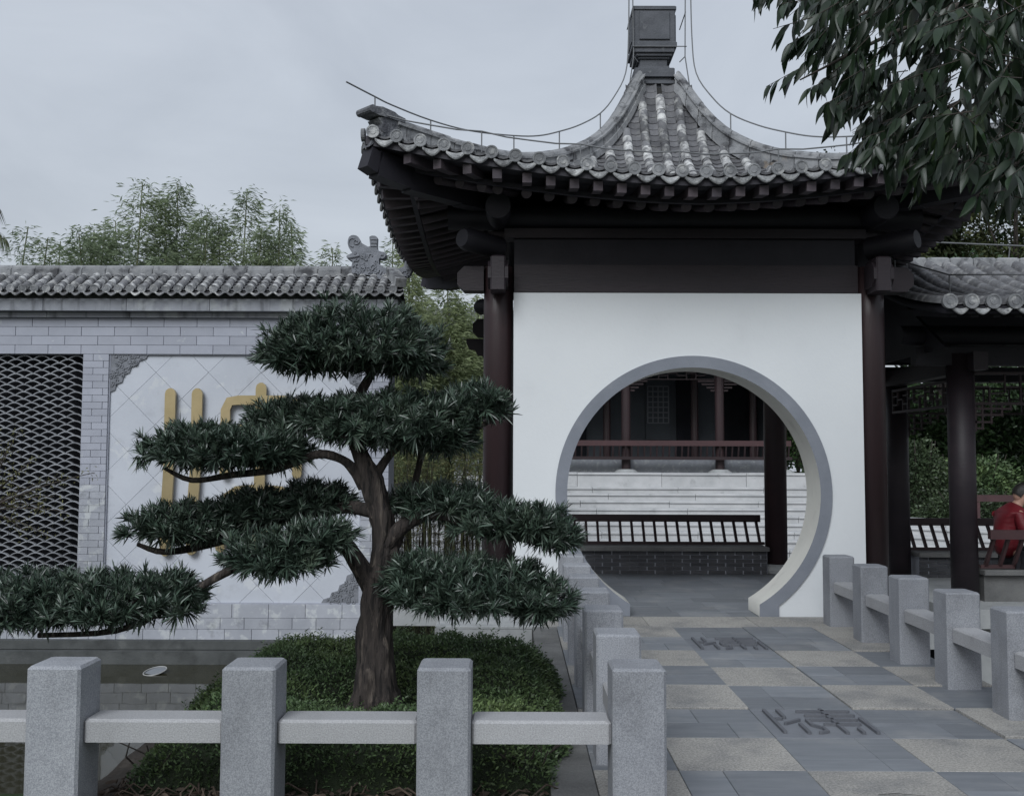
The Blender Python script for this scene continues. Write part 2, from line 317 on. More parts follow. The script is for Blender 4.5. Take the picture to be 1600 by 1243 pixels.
# ============================================================ SETTING: ground, water, path, steps
WZL = -0.97
def struct(mb, name, mats): return mb.build(name, mats, kind='structure')
struct(MB().add([(-120, 4.0, WZL), (60, 4.0, WZL), (60, 34, WZL), (-120, 34, WZL)], [(0, 1, 2, 3)]), 'water', m_water)
gb = MB()
gb.plate([(-120, -80), (120, -80), (120, 4.30), (-120, 4.30)], -1.6, -.03)
gb.plate([(-120, 4.302), (-2.06, 4.302), (-2.06, 4.80), (-120, 4.80)], -1.6, -.03)
gb.plate([(-120, 29.5), (11, 29.5), (11, 200), (-120, 200)], -1.6, 1.12)
gb.plate([(9.0, 26.6), (14.6, 21.9), (120, 21.9), (120, 32), (9.0, 32)], -1.6, .05)
gb.add([(9.0, 32.002, .05), (120, 32.002, .05), (120, 38, 1.6), (11.01, 38, 1.6), (120, 200, 9), (11.01, 200, 9)], [(0, 1, 2, 3), (3, 2, 4, 5)])
struct(gb, 'ground', m_grass)
ib = MB()   # island bed: gently uneven soil
nx, ny = 34, 44; x0, x1, y0, y1 = -2.055, .165, 4.302, 7.6
for j in range(ny):
    for i in range(nx):
        X = x0+(x1-x0)*i/(nx-1); Y = y0+(y1-y0)*j/(ny-1)
        if i == 0: X += .05*noise.noise(Vector((0, Y*1.4, 3)))
        ib.v.append((X, Y, -.035+.03*noise.noise(Vector((X*3, Y*3, 0)))+.012*noise.noise(Vector((X*14, Y*14, 5)))))
for j in range(ny-1):
    for i in range(nx-1): ib.f.append([j*nx+i, j*nx+i+1, (j+1)*nx+i+1, (j+1)*nx+i]); ib.sm.append(True); ib.mi.append(0)
ib.box(x0+.06, x1, y0, y1-.01, -1.6, -.07, mi=1)
island = struct(ib, 'soil_bed', [m_soil, m_ledge])

# --- path with slabs
pb = MB(); pb.box(.17, 3.30, -6, 9.348, -.26, -.022, 0); pb.box(.20, 3.27, -6, 9.3, -1.6, -.262, 1)
path = struct(pb, 'path', [m_joint, m_ledge])
cols_x = [.40, .83, 1.471, 2.116, 2.753, 2.80]
rows_y = [3.3, 3.9, 4.5, 5.10, 5.69, 6.33, 6.96, 7.58, 8.2, 8.8, 9.35]
G, S_, Cc = 'g', 's', 'c'
pat = [[S_, G, S_, G], [G, S_, G, S_], [G, S_, G, S_], [S_, G, S_, G], [G, S_, Cc, S_], [S_, G, S_, G], [G, S_, G, S_], [S_, G, S_, G], [G, S_, Cc, S_], [S_, G, S_, S_]]
slab_mesh = {}
def slab(x0, x1, y0, y1, ztop, mat_, parent, name='paving_slab', th=.02, gap=.0022, tilt=.0015):
    w_, h_ = x1-x0-2*gap, y1-y0-2*gap; key = (round(w_, 3), round(h_, 3), mat_.name, th)
    if key not in slab_mesh: slab_mesh[key] = MB().cbox(-w_/2, w_/2, -h_/2, h_/2, -th, 0, .0025).mesh('paving_slab', mat_)
    M4 = Matrix.Translation(((x0+x1)/2, (y0+y1)/2, ztop+random.uniform(-.0014, .0014))) @ Matrix.Rotation(random.uniform(-tilt, tilt), 4, 'X') @ Matrix.Rotation(random.uniform(-tilt, tilt), 4, 'Y')
    return inst(name, slab_mesh[key], M4, parent)
def stroke(mb, pts, w_, z0, z1, mi=0):
    "rounded raised line in the XY plane"
    pts = [Vector((p[0], p[1])) for p in pts]
    L_, Rr = [], []
    for i, p in enumerate(pts):
        d = (pts[min(i+1, len(pts)-1)]-pts[max(i-1, 0)]).normalized(); n_ = Vector((-d.y, d.x))*w_/2
        if i == 0:
            L_ += [p - d*w_/2 + n_*.25, p - d*w_*.3 + n_*.8]; Rr += [p - d*w_/2 - n_*.25, p - d*w_*.3 - n_*.8]
        L_.append(p+n_); Rr.append(p-n_)
        if i == len(pts)-1:
            L_ += [p + d*w_*.3 + n_*.8, p + d*w_/2 + n_*.25]; Rr += [p + d*w_*.3 - n_*.8, p + d*w_/2 - n_*.25]
    k = len(L_)
    V = [(a.x, a.y, z0) for a in L_]+[(a.x, a.y, z0) for a in Rr]+[(a.x, a.y, z1) for a in L_]+[(a.x, a.y, z1) for a in Rr]
    fs = []
    for i in range(k-1):
        fs += [(2*k+i, 3*k+i, 3*k+i+1, 2*k+i+1), (i, 2*k+i, 2*k+i+1, i+1), (k+i+1, 3*k+i+1, 3*k+i, k+i)]
    fs += [(0, k, 3*k, 2*k), (k-1, 3*k-1, 4*k-1, 2*k-1)]
    return mb.add(V, fs, mi=mi)
for r_ in range(10):
    slab(2.756, 3.30, rows_y[r_], rows_y[r_+1], .014 if pat[r_][3] == S_ else .003, m_granite_p if pat[r_][3] == S_ else m_slate, path, name='kerb_stone', th=.03)
    ya, yb = rows_y[r_], rows_y[r_+1]
    for c_ in range(4):
        xa, xb = cols_x[c_], cols_x[c_+1]; k = pat[r_][c_]
        up = .012 if (r_ >= 5 and c_ != 2) else (.004 if r_ >= 5 else 0)
        if k == G: slab(xa, xb, ya, yb, up, m_granite_p, path)
        elif k == S_:
            ym = ya+(yb-ya)*random.choice([.5, .5, .34])
            for a, b_ in ((ya, ym), (ym, yb)):
                if xb-xa > .5:
                    xm = xa+(xb-xa)*random.choice([.34, .42, .6, .68])
                    slab(xa, xm, a, b_, up, m_slate, path, gap=.0012); slab(xm, xb, a, b_, up, m_slate, path, gap=.0012)
                else: slab(xa, xb, a, b_, up, m_slate, path, gap=.0012)
        else:
            s_ = slab(xa, xb, ya, yb, up, m_slate_c, path, name='carved_slab', tilt=.0003)
            sb = MB(); u = lambda a, b_: (xa+.03+(xb-xa-.06)*a, ya+.03+(yb-ya-.06)*b_)
            W_ = .021
            segs = [[(.08, .95), (.08, .1)], [(.12, .60), (.17, .60)], [(.22, .95), (.22, .66)], [(.17, .42), (.34, .56)], [(.31, .40), (.31, .08)],
                    [(.42, .90), (.95, .90)], [(.46, .73), (.95, .73)], [(.68, .98), (.68, .08)], [(.46, .56), (.92, .56)],
                    [(.42, .56), (.42, .36), (.50, .25), (.50, .12), (.42, .08)], [(.56, .39), (.90, .39)], [(.98, .62), (.98, .08)], [(.84, .24), (.84, .08)]]
            for sg in segs: stroke(sb, [u(*p) for p in sg], W_, up+.0005, up+.017)
            sb.build('carved_character', m_slate_k, path, label='raised seal script character')
for j in range(12):                                    # kerb courses on both sides
    ya = 9.34-.839*(j+1); yb = ya+.839
    slab(.175, .398, ya, yb, .006, m_kerb, path, name='kerb_stone', th=.03)
    pass
# --- pavilion platform (pale front slab, slate floor)
fb = MB()
fb.box(-.73, 4.32, 9.352, 10.55, -.19, -.02, 0); fb.box(-1.26, 4.32, 10.552, 14.7, -.19, -.02, 0)
fb.box(-.55, 4.2, 9.75, 14.6, -1.6, -.192, 1)  # dark block painted as the shadow under the slab
plat = struct(fb, 'platform', [m_slab, m_dark])
x_ = -.73
for w_ in (1.0, 1.0, 1.02, 1.0, 1.03): slab(x_, x_+w_, 9.352, 9.99, .004, m_slab if x_ < .1 else m_granite_p, plat, name='edge_slab', th=.02); x_ += w_
x_ = -1.26
for w_ in (.55, .5): slab(x_, x_+w_-.006, 10.552, 14.6, .0, m_slab, plat, name='edge_slab', th=.02); x_ += w_
for j in range(12):
    ya = 9.995+.345*j; x_ = -.2-.3*(j % 2)
    while x_ < 4.2:
        w_ = random.choice([.5, .62, .75]); xe = min(x_+w_, 4.25)
        slab(max(x_, -.2), xe, ya, ya+.345, .0, m_slate, plat, gap=.001); x_ = xe
        if x_ > 4.2: break
# --- amphitheatre steps across the pond
stp = tag(MB().box(-16, 9.9, 28.6, 29.49, -1.6, .80).build('stone_steps', m_step), kind='structure'); ORG[stp] = Vector((0, 0, 0))
lv = [(28.35, 1.18, .40)] + [(28.0-.5*k, .79-.172*k, .19) for k in range(10)]
CX = 9.6
blk = {}
for k, (yf, zt, hh) in enumerate(lv):
    depth = .95 if k == 0 else .8
    if k == 1: depth = .9
    x_ = -15+.4*(k % 3)
    while x_ < CX+.0:
        w_ = 2.4; xe = min(x_+w_, CX)
        key = (round(xe-x_, 2), hh, depth)
        if key not in blk: blk[key] = MB().cbox(0, key[0]-.008, 0, depth, -.055, 0, .012).box(.002, key[0]-.01, .045, depth, -hh+.0, -.056).mesh('step_block', m_step)
        inst('step_block', blk[key], Matrix.Translation((x_, yf, zt+random.uniform(-.008, .008))), stp); x_ += w_
    # the flight turns towards the viewer on the right
    off = (28.35-yf)
    for q in range(6 if k >= 5 else 0):
        key = ('t', hh, depth)
        if key not in blk: blk[key] = MB().cbox(0, 1.19, 0, depth, -.055, 0, .012).box(.002, 1.188, .045, depth, -hh, -.056).mesh('step_block', m_step)
        ang = R(-42)
        base = Vector((CX-off*.38, yf, zt))
        p_ = base+Vector((math.cos(ang), math.sin(ang), 0))*1.2*q
        inst('step_block', blk[key], Matrix.Translation(p_) @ Matrix.Rotation(ang, 4, 'Z'), stp)
ub = MB()
for yf, zt, hh in lv: ub.box(-15.5, CX-.3, yf+.06, yf+.7, -1.6, zt-hh+.012)
ub.build('step_core', m_ledge, stp)

# ============================================================ BALUSTRADES
PA, PT, SP = .2314, .655, .8389
post_me = MB().cbox(-PA/2, PA/2, -PA/2, PA/2, 0, PT, .012).mesh('post', m_granite)
rail_me = MB().cbox(-(SP-PA)/2+.001, (SP-PA)/2-.001, -.085, .085, 0, .098, .012).mesh('rail', m_granite_r)
def post(x, y, par): inst('post', post_me, Matrix.Translation((x+PA/2, y+PA/2, 0)) @ Matrix.Rotation(random.choice([0, PI/2, PI, -PI/2])+random.uniform(-.008, .008), 4, 'Z'), par)
X0, Y0 = .4249, 4.3376
f1 = thing('granite_balustrade', 'grey granite balustrade before the clipped tree, turning along the left path edge', 'balustrade', (X0, Y0, 0), 'granite post balustrades beside the path')
for k in range(-5, 1): post(X0+k*SP, Y0, f1)
for k in range(-5, 0): inst('rail', rail_me, Matrix.Translation((X0+PA/2+(k+.5)*SP, Y0+.13, .325)), f1)
for n_ in range(1, 7): post(X0, Y0+n_*SP, f1)
for n_ in range(0, 6): inst('rail', rail_me, Matrix.Translation((X0+PA/2, Y0+PA/2+(n_+.5)*SP, .325)) @ Matrix.Rotation(PI/2, 4, 'Z'), f1)
XR, YR = 2.9478, 6.0213
f2 = thing('granite_balustrade', 'grey granite balustrade along the right path edge, ending at the white wall', 'balustrade', (XR, YR, 0), 'granite post balustrades beside the path')
for n_ in range(-2, 5): post(XR, YR+n_*SP, f2)
for n_ in range(-2, 4): inst('rail', rail_me, Matrix.Translation((XR+PA/2, YR+PA/2+(n_+.5)*SP, .325)) @ Matrix.Rotation(PI/2, 4, 'Z'), f2)

# ============================================================ PAVILION
XC, YC, E_ = 1.735, 12.04, 3.12
pav = thing('garden_pavilion', 'square pavilion with upswept grey tile roof and white wall with round moon gate', 'pavilion', (XC, YC, 0))
YWF = 10.013
# -- white wall with round opening
gx, gz, gr = 1.797, 1.214, 1.31
ft = .70
a0 = math.asin(-(math.sqrt(gr**2-ft**2))/gr) - 0    # foot angle
an0 = -math.acos(ft/gr)
hole = [(gx+ft, .0)] + [(gx+gr*math.cos(a), gz+gr*math.sin(a)) for a in np.linspace(an0, PI-an0, 73)] + [(gx-ft, .0)]
xl, xr, zw = -.009, 3.509, 3.235
def rect_hit(p):
    dx, dz = p[0]-gx, p[1]-gz
    tt = min([(xr-gx)/dx if dx > 1e-6 else 9e9, (xl-gx)/dx if dx < -1e-6 else 9e9, (zw-gz)/dz if dz > 1e-6 else 9e9, (0-gz)/dz if dz < -1e-6 else 9e9])
    return (gx+dx*tt, gz+dz*tt)
outer = [rect_hit(p) for p in hole]; outer[0] = (gx+ft, 0); outer[-1] = (gx-ft, 0)
# insert corners
H_, O_ = [], []
cor = [(xr, 0), (xr, zw), (xl, zw), (xl, 0)]
for i in range(len(hole)):
    H_.append(hole[i]); O_.append(outer[i])
    if i < len(hole)-1:
        a, b_ = outer[i], outer[i+1]
        for c_ in cor:
            on_a = abs(a[0]-c_[0]) < 1e-6 or abs(a[1]-c_[1]) < 1e-6; on_b = abs(b_[0]-c_[0]) < 1e-6 or abs(b_[1]-c_[1]) < 1e-6
            if on_a and on_b and not (abs(a[0]-b_[0]) < 1e-6 or abs(a[1]-b_[1]) < 1e-6):
                H_.append(((hole[i][0]+hole[i+1][0])/2, (hole[i][1]+hole[i+1][1])/2)); O_.append(c_)
wb = MB(); n = len(H_); yb_ = YWF+.31
V = [(a, YWF, c_) for a, c_ in H_]+[(a, YWF, c_) for a, c_ in O_]+[(a, yb_, c_) for a, c_ in H_]+[(a, yb_, c_) for a, c_ in O_]
fs = []
for i in range(n-1): fs += [(i, i+1, n+i+1, n+i), (2*n+i+1, 2*n+i, 3*n+i, 3*n+i+1), (i+1, i, 2*n+i, 2*n+i+1)]
wb.add(V, fs); wb.build('white_wall', m_plaster, pav)
# -- ring frame: front face grey, reveal pale
def ring_path(r_, f_):
    a_ = -math.acos(f_/r_)
    return [(gx+f_, 0.004)] + [(gx+r_*math.cos(a), gz+r_*math.sin(a)) for a in np.linspace(a_, PI-a_, 97)] + [(gx-f_, 0.004)]
ri, ro = ring_path(1.265, .642), ring_path(1.383, .835)
n = len(ri); yf, yk = 9.992, 10.47
V = []
for q, yy in ((ro, yf), (ri, yf), (ri, yk), (ro, yk)): V += [(a, yy, c_) for a, c_ in q]
rb = MB(); fA, fR = [], []
for i in range(n-1):
    fA += [(i, i+1, n+i+1, n+i)]; fR += [(n+i, n+i+1, 2*n+i+1, 2*n+i)]; fA += [(2*n+i, 2*n+i+1, 3*n+i+1, 3*n+i), (3*n+i, 3*n+i+1, i+1, i)]
rb.add(V, fA, mi=0); rb.add(V, fR, True, 1)
rb.add([V[0], V[n], V[2*n], V[3*n]], [(0, 1, 2, 3)]); rb.add([V[n-1], V[2*n-1], V[3*n-1], V[4*n-1]], [(3, 2, 1, 0)])
rb.build('moon_gate_frame', [m_ring, m_reveal], pav)
# -- columns
CPX = (-.165, 3.635); CPY = (10.17, 13.91)
for cx_ in CPX:
    for cy_ in CPY:
        c_ = MB().lathe((cx_, cy_, 0), [(.152, .12), (.152, 3.0), (.148, 3.52)], 20).build('column', m_col, pav)
        for i_, p_ in enumerate(c_.data.polygons): p_.use_smooth = len(p_.vertices) == 4
        MB().lathe((cx_, cy_, 0), [(.21, .005), (.22, .05), (.20, .10), (.16, .125)], 20).build('base', m_slab, c_)
# -- beams on the four sides
def beamset(k):
    def T(o, r): return {0: (XC+o, YC-r), 1: (XC+r, YC+o), 2: (XC-o, YC+r), 3: (XC-r, YC-o)}[k]
    def BX(o0, o1, r0, r1, z0, z1, name, mt):
        p, q = T(o0, r0), T(o1, r1); return MB().box(min(p[0], q[0]), max(p[0], q[0]), min(p[1], q[1]), max(p[1], q[1]), z0, z1).build(name, mt, pav)
    e = .004*(k % 2)
    BX(-1.74, 1.74, 1.78, 2.035, 3.24+e, 3.52+e, 'architrave', m_beam)
    BX(-1.74, 1.74, 1.85, 1.955, 3.522, 3.80+e, 'frieze_board', m_wood)
    BX(-1.84, 1.84, 1.80, 2.01, 3.802+e, 3.90+e, 'upper_beam', m_beam)
    a, b_ = T(-2.42, 1.9), T(2.42, 1.9); zc_ = 4.03+(k % 2)*.0
    pu = MB().tube([(a[0], a[1], zc_), (b_[0], b_[1], zc_)], .125, 18).build('purlin', m_wood, pav)
    for s_ in (-1, 1):   # beam ends that pass the column heads, with shaped noses
        p, q = T(s_*2.05, 1.9), T(s_*2.30, 1.9)
        pr = [(0, 3.26), (.20, 3.26), (.27, 3.33), (.27, 3.44), (.20, 3.51), (0, 3.51)]
        d = Vector((q[0]-p[0], q[1]-p[1], 0)).normalized(); sdv = Vector((d.y, -d.x, 0))
        mm = Matrix(((d.x, sdv.x, 0, p[0]), (d.y, sdv.y, 0, p[1]), (0, 0, 1, e), (0, 0, 0, 1)))
        MB().prism(pr, -.10, .10, mm).build('beam_end', m_beam, pav)
        pr = [(0, 2.92), (.10, 2.94), (.14, 3.0), (.20, 3.0), (.24, 3.08), (.32, 3.09), (.36, 3.17), (.36, 3.235), (0, 3.235)]
        if not (k == 0 or (k == 1 and s_ < 0) or (k == 3 and s_ > 0)): MB().prism(pr, -.045, .045, mm).build('corner_brace', m_beam, pav)
for k in range(4): beamset(k)
for cx_ in CPX:
    MB().cbox(cx_-.075, cx_+.075, YWF-.30, YWF-.005, 3.22, 3.56, .015).build('beam_head', m_beam, pav)
# -- roof surface
_r = [0, .25, .39, .53, .74, .99, 1.24, 1.5, 1.73, 1.98, 2.38, 2.87, 3.12, 3.4]
_z = [6.6, 5.99, 5.69, 5.41, 5.08, 4.83, 4.655, 4.50, 4.40, 4.32, 4.225, 4.155, 4.13, 4.11]
def zm(r): return float(np.interp(r, _r, _z))
def zms(r): return sum(zm(max(r+d, 0))*w_ for d, w_ in ((-.12, .25), (0, .5), (.12, .25))) if r > .35 else zm(r)
def Sf(o, r): return zms(r) + .38*(min(abs(o), 3.3)/E_)**1.65
def FP(k, o, r, dz=0):
    z = Sf(o, r)+dz
    return Vector({0: (XC+o, YC-r, z), 1: (XC+r, YC+o, z), 2: (XC-o, YC+r, z), 3: (XC-r, YC-o, z)}[k])
def deck(dz, mt, name, rmax=3.1):
    mb = MB(); nr, no = 26, 26
    for k in range(4):
        V = []
        for i in range(nr+1):
            r = .2+(rmax-.2)*i/nr
            for j in range(no+1): V.append(FP(k, (j/no*2-1)*r, r, dz))
        mb.add(V, [(i*(no+1)+j, (i+1)*(no+1)+j, (i+1)*(no+1)+j+1, i*(no+1)+j+1) for i in range(nr) for j in range(no)], True)
    return mb.build(name, mt, pav)
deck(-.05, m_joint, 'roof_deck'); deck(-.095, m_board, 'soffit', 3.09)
# eave boards
for k in range(4):
    mb = MB(); P_ = [(FP(k, o, 3.105, -.095), FP(k, o, 3.105, -.012)) for o in np.linspace(-3.1, 3.1, 41)]
    Q_ = [(FP(k, o, 3.075, -.095), FP(k, o, 3.075, -.012)) for o in np.linspace(-3.1, 3.1, 41)]
    V = [v for p in P_ for v in p]+[v for p in Q_ for v in p]; n = 82
    fs = []
    for i in range(40): a = 2*i; fs += [(a, a+2, a+3, a+1), (n+a+2, n+a, n+a+1, n+a+3), (a+2, a, n+a, n+a+2)]
    mb.add(V, fs); mb.build('eave_board', m_wood, pav)
# barrel tiles
def half_tile(rf, rb_, ln, n=8, th=.012):
    V, fs = [], []
    for yy, rr in ((0, rf), (0, rf-th), (ln, rb_)):
        for j in range(n+1):
            a = PI*j/n; V.append((rr*math.cos(a), yy, rr*math.sin(a)))
    m_ = n+1
    for j in range(n): fs += [(m_+j, m_+j+1, j+1, j), (j, j+1, 2*m_+j+1, 2*m_+j)]
    return V, fs
tv, tf = half_tile(.056, .049, .235)
def banded(rf, rb_, ln, a, b_, mt, ml, n=8, th=.012):
    "barrel tile with a band of lime mortar between a and b (fractions of its length)"
    ys = sorted(set([0, a, b_, 1])); V, fs, mi = [], [], []; m_ = n+1
    for j in range(m_): t_ = PI*j/n; V.append(((rf-th)*math.cos(t_), 0, (rf-th)*math.sin(t_)))
    for y_ in ys:
        rr = rf+(rb_-rf)*y_
        for j in range(m_): t_ = PI*j/n; V.append((rr*math.cos(t_), y_*ln, rr*math.sin(t_)))
    mb = MB(); mb.v = V
    for i in range(len(ys)):
        for j in range(n):
            mb.f.append([i*m_+j, i*m_+j+1, (i+1)*m_+j+1, (i+1)*m_+j][::-1] if i else [m_+j, m_+j+1, j+1, j][::-1]); mb.sm.append(i > 0)
            mb.mi.append(1 if i and a-1e-6 <= ys[i-1] and ys[i] <= b_+1e-6 else 0)
    return mb.mesh('barrel_tile', [mt, ml])
m_lime = M('lime_band', (.56, .56, .55), (.24, .24, .245), 11, .88, .4, 70, rand=.2, patch=[((.12, .12, .125), 16, .5, .62, .8)])
m_lime.node_tree.nodes['Color Ramp'].color_ramp.elements[0].position = .38
barrels = [banded(.059, .049, .235, a, b_, m_tile, m_lime) for a, b_ in ((0, .38), (.0, .62), (.12, .5), (0, .8))]+[MB().add(*half_tile(.059, .049, .235), True).mesh('barrel_tile', m_tile)]*2
def disc(r_, th, n=18):
    mb = MB(); prof = [(0.001, -th), (r_*.45, -th), (r_*.5, -th*.86), (r_*.72, -th*.86), (r_*.76, -th), (r_, -th), (r_, 0), (.001, 0)]
    return mb.lathe((0, 0, 0), prof, n, axis='y')
cap_me = disc(.061, .035).mesh('tile_end', m_cap)
def drip(w_, h_, th=.018):
    mb = MB(); a = [(w_/2*s_, h_*.42*(1-abs(s_)**2)*0+.0) for s_ in (-1, 1)]
    top = [(w_/2*t_, -.028*(1-t_*t_)) for t_ in np.linspace(-1, 1, 9)]
    bot = [(w_/2*t_, -.022-h_*.78*(1-abs(t_)**1.7)) for t_ in np.linspace(1, -1, 13)]
    mb.prism(top+bot, -th, 0)
    rim = [(w_*.40*t_, -.032-.012*(1-t_*t_)) for t_ in np.linspace(-1, 1, 7)]+[(w_*.40*t_, -.034-h_*.56*(1-abs(t_)**1.7)) for t_ in np.linspace(1, -1, 7)]
    mb.prism(rim, -th-.005, -th+.001)
    return mb
drip_me = drip(.178, .085).mesh('drip_tile', m_drip)
RS = .2165
def frame_at(k, o, r, step=.1):
    p = FP(k, o, r); q = FP(k, o, r-step); y = (q-p).normalized()
    x = {0: Vector((1, 0, 0)), 1: Vector((0, 1, 0)), 2: Vector((-1, 0, 0)), 3: Vector((0, -1, 0))}[k]
    x = (x-y*x.dot(y)).normalized(); z = x.cross(y).normalized()
    return p, x, y, z
other = MB(); pans = MB()
for k in range(4):
    for i in range(-14, 15):
        o = i*RS; r = 3.10; rmin = max(abs(o)+.10, .27); first = True
        while r > rmin+.08:
            p, x, y, z = frame_at(k, o, r, .17)
            M4 = axes(p+z*.012, x, y, z) @ Matrix.Rotation(random.uniform(-.025, .025), 4, 'Z') @ Matrix.Scale(random.uniform(.96, 1.05), 4)
            if k == 0: inst('barrel_tile', random.choice(barrels), M4, pav)
            else: other.merge(tv, tf, M4, True)
            dr = math.hypot(.17, Sf(o, r)-Sf(o, r-.17)); r -= .17*.195/dr
        # round end
        p, x, y, z = frame_at(k, o, 3.115, .25)
        outv = -Vector((y.x, y.y, 0)).normalized()
        Y_ = -outv; Z_ = Vector((0, 0, 1)); X_ = x.copy(); X_.z = 0; X_.normalize()
        # bend: the face stands upright but follows the eave
        M4 = axes(p+Vector((0, 0, .03)), X_, Y_, Z_)
        inst('tile_end', cap_me, M4 @ Matrix.Rotation(random.uniform(-.05, .05), 4, 'X') @ Matrix.Rotation(random.uniform(-.2, .2), 4, 'Y'), pav)
    for i in range(-15, 15):
        o = (i+.5)*RS
        if abs(o) > 3.1: continue
        p, x, y, z = frame_at(k, o, 3.125, .25); X_ = x.copy(); slope = X_.z
        outv = -Vector((y.x, y.y, 0)).normalized()
        tilt = Matrix.Rotation(R(-12)+random.uniform(-.06, .06), 4, 'X')
        inst('drip_tile', drip_me, axes(p+Vector((0, 0, -.012)), x, -outv, Vector((0, 0, 1))) @ tilt, pav)
        r = 3.12; rmin = max(abs(o)+.02, .25)
        while r > rmin:
            p, x, y, z = frame_at(k, o, r, .12); q = FP(k, o, r-.13)
            V = []
            for e_, c0, hz in ((0, p, .024), (1, q, .0)):
                for t_ in np.linspace(-1, 1, 5): V.append(c0+x*(.078*t_)+z*(hz+.03*t_*t_-.018))
            V += [V[j]-z*.02 for j in range(5)]
            pans.add(V, [(j, j+1, 6+j, 5+j) for j in range(4)]+[(10+j, 11+j, 1+j, j) for j in range(4)], False)
            dr = math.hypot(.12, Sf(o, r)-Sf(o, r-.12)); r -= .12*.105/dr
other.build('barrel_tiles', m_tile_s, pav, kind='stuff'); pans.build('pan_tiles', m_tile_d, pav, kind='stuff')
# -- hip ridges built of mortared blocks
def zr(r): return float(np.interp(r, [.2, .28, .39, .53, .74, .99, 1.24, 1.5, 1.73, 1.98, 2.38, 2.87, 3.12, 3.3], [6.36, 6.16, 5.92, 5.65, 5.34, 5.11, 4.95, 4.83, 4.755, 4.72, 4.70, 4.715, 4.75, 4.79]))
def zrs(r): return (zr(r-.09)+zr(r)*2+zr(r+.09))/4
for sx, sy in ((-1, -1), (1, -1), (1, 1), (-1, 1)):
    dv = Vector((sx, sy, 0)).normalized(); sv = Vector((-dv.y, dv.x, 0))
    r = .24
    def RP(r, dz, s_): return Vector((XC+sx*r, YC+sy*r, zrs(r)+dz))+sv*s_
    while r < 2.84:
        r2 = r
        while (RP(r2, 0, 0)-RP(r, 0, 0)).length < .29 and r2 < 2.88: r2 += .01
        mb = MB(); jz = random.uniform(-.006, .006)
        prof = [(-.105, -.26), (-.105, -.17), (-.085, -.165), (-.085, -.075), (-.105, -.07), (-.105, -.045), (-.062, -.04), (-.055, -.012), (-.03, .012), (0, .02), (.03, .012), (.055, -.012), (.062, -.04), (.105, -.045), (.105, -.07), (.085, -.075), (.085, -.165), (.105, -.17), (.105, -.26)]
        rr = [r+.004, (r+r2)/2, r2-.004]; n = len(prof)
        V = [RP(q, b_+jz, a) for q in rr for a, b_ in prof]
        fs = [(i*n+j, i*n+(j+1) % n, (i+1)*n+(j+1) % n, (i+1)*n+j) for i in range(2) for j in range(n)]
        fs += [tuple(range(n-1, -1, -1)), tuple(range(2*n, 3*n))]
        mb.add(V, fs).build('ridge_block', m_ridge, pav); r = r2
    # upturned end block with a layered scroll nose
    c0 = RP(2.93, -.03, 0); xx = dv; mm = axes((c0.x, c0.y, c0.z), xx, sv, Vector((0, 0, 1)))
    mb = MB()
    mb.prism([(-.10, -.30), (.10, -.29), (.14, -.18), (.12, -.08), (.16, -.03), (.05, .0), (-.10, .0)], -.085, .085, mm)
    mb.prism([(-.14, -.01), (.16, -.01), (.24, .0), (.27, .03), (.26, .06), (.24, .07), (.14, .055), (.0, .05), (-.14, .03)], -.10, .10, mm)
    mb.prism([(-.13, .03), (.0, .051), (.14, .056), (.20, .075), (.10, .09), (-.04, .075)], -.07, .07, mm)
    mb.prism([(.06, -.27), (.17, -.25), (.24, -.31), (.20, -.22), (.12, -.16)], -.06, .06, mm)
    for q_ in range(3): mb.merge(*(lambda q: (q.v, q.f))(MB().lathe((.10-.07*q_, 0, -.12-.05*(q_ % 2)), [(.035, -.093), (.035, .093)], 10, axis='y')), mm)
    mb.merge(*(lambda q: (q.v, q.f))(MB().lathe((.245, 0, .03), [(.034, -.105), (.034, .105)], 10, axis='y')), mm)
    mb.build('ridge_end', m_ridge_d, pav)
    MB().tube([Vector((XC+sx*1.9, YC+sy*1.9, 3.72)), Vector((XC+sx*2.22, YC+sy*2.22, 3.74)), Vector((XC+sx*2.26, YC+sy*2.26, 3.745))], [.115, .115, .09], 20).build('corner_beam_nose', m_wood, pav)
    # corner beam below
    pts = [Vector((XC+sx*q, YC+sy*q, Sf(q, q)-dz)) for q, dz in ((1.85, .30), (2.3, .27), (2.75, .27), (3.02, .25), (3.1, .22))]
    mb = MB()
    for a, b_, h_ in zip(pts[:-1], pts[1:], (.30, .28, .24, .2)): mb.bar(a, b_+(b_-a)*.02, .15, h_)
    mb.build('corner_beam', m_wood, pav)
# -- rafters: square flying rafters over round ones, fanning at the corners
for k in range(4):
    os_ = [(i+.5)*RS for i in range(0, 8)]
    while os_[-1] < 2.66: os_.append(os_[-1]+.275)
    for o in [q*s_ for q in os_ for s_ in (-1, 1)]:
        if abs(o) < 1.9: oi, oi2 = o, o
        else:
            f_ = (abs(o)-1.9)/1.2; oi = math.copysign(1.72+(abs(o)-1.9)*.22, o); oi2 = oi
        def lerp(r): f_ = (3.07-r)/(3.07-1.93); return o*(1-f_)+oi*f_
        a = FP(k, lerp(3.07), 3.07, -.145); b_ = FP(k, lerp(2.25), 2.25, -.145)
        MB().bar(a, b_, .085, .088).build('flying_rafter', m_raft, pav)
        a = FP(k, lerp(2.72), 2.72, -.235); b_ = FP(k, lerp(1.80), 1.80, -.20)
        MB().tube([a, b_], .05, 10).build('rafter', m_raft, pav)
    mb = MB(); pts = [FP(k, o, 2.76, -.19) for o in np.linspace(-2.74, 2.74, 25)]
    for a, b_ in zip(pts[:-1], pts[1:]): mb.bar(a, b_, .05, .045)
    mb.build('rafter_board', m_wood, pav)
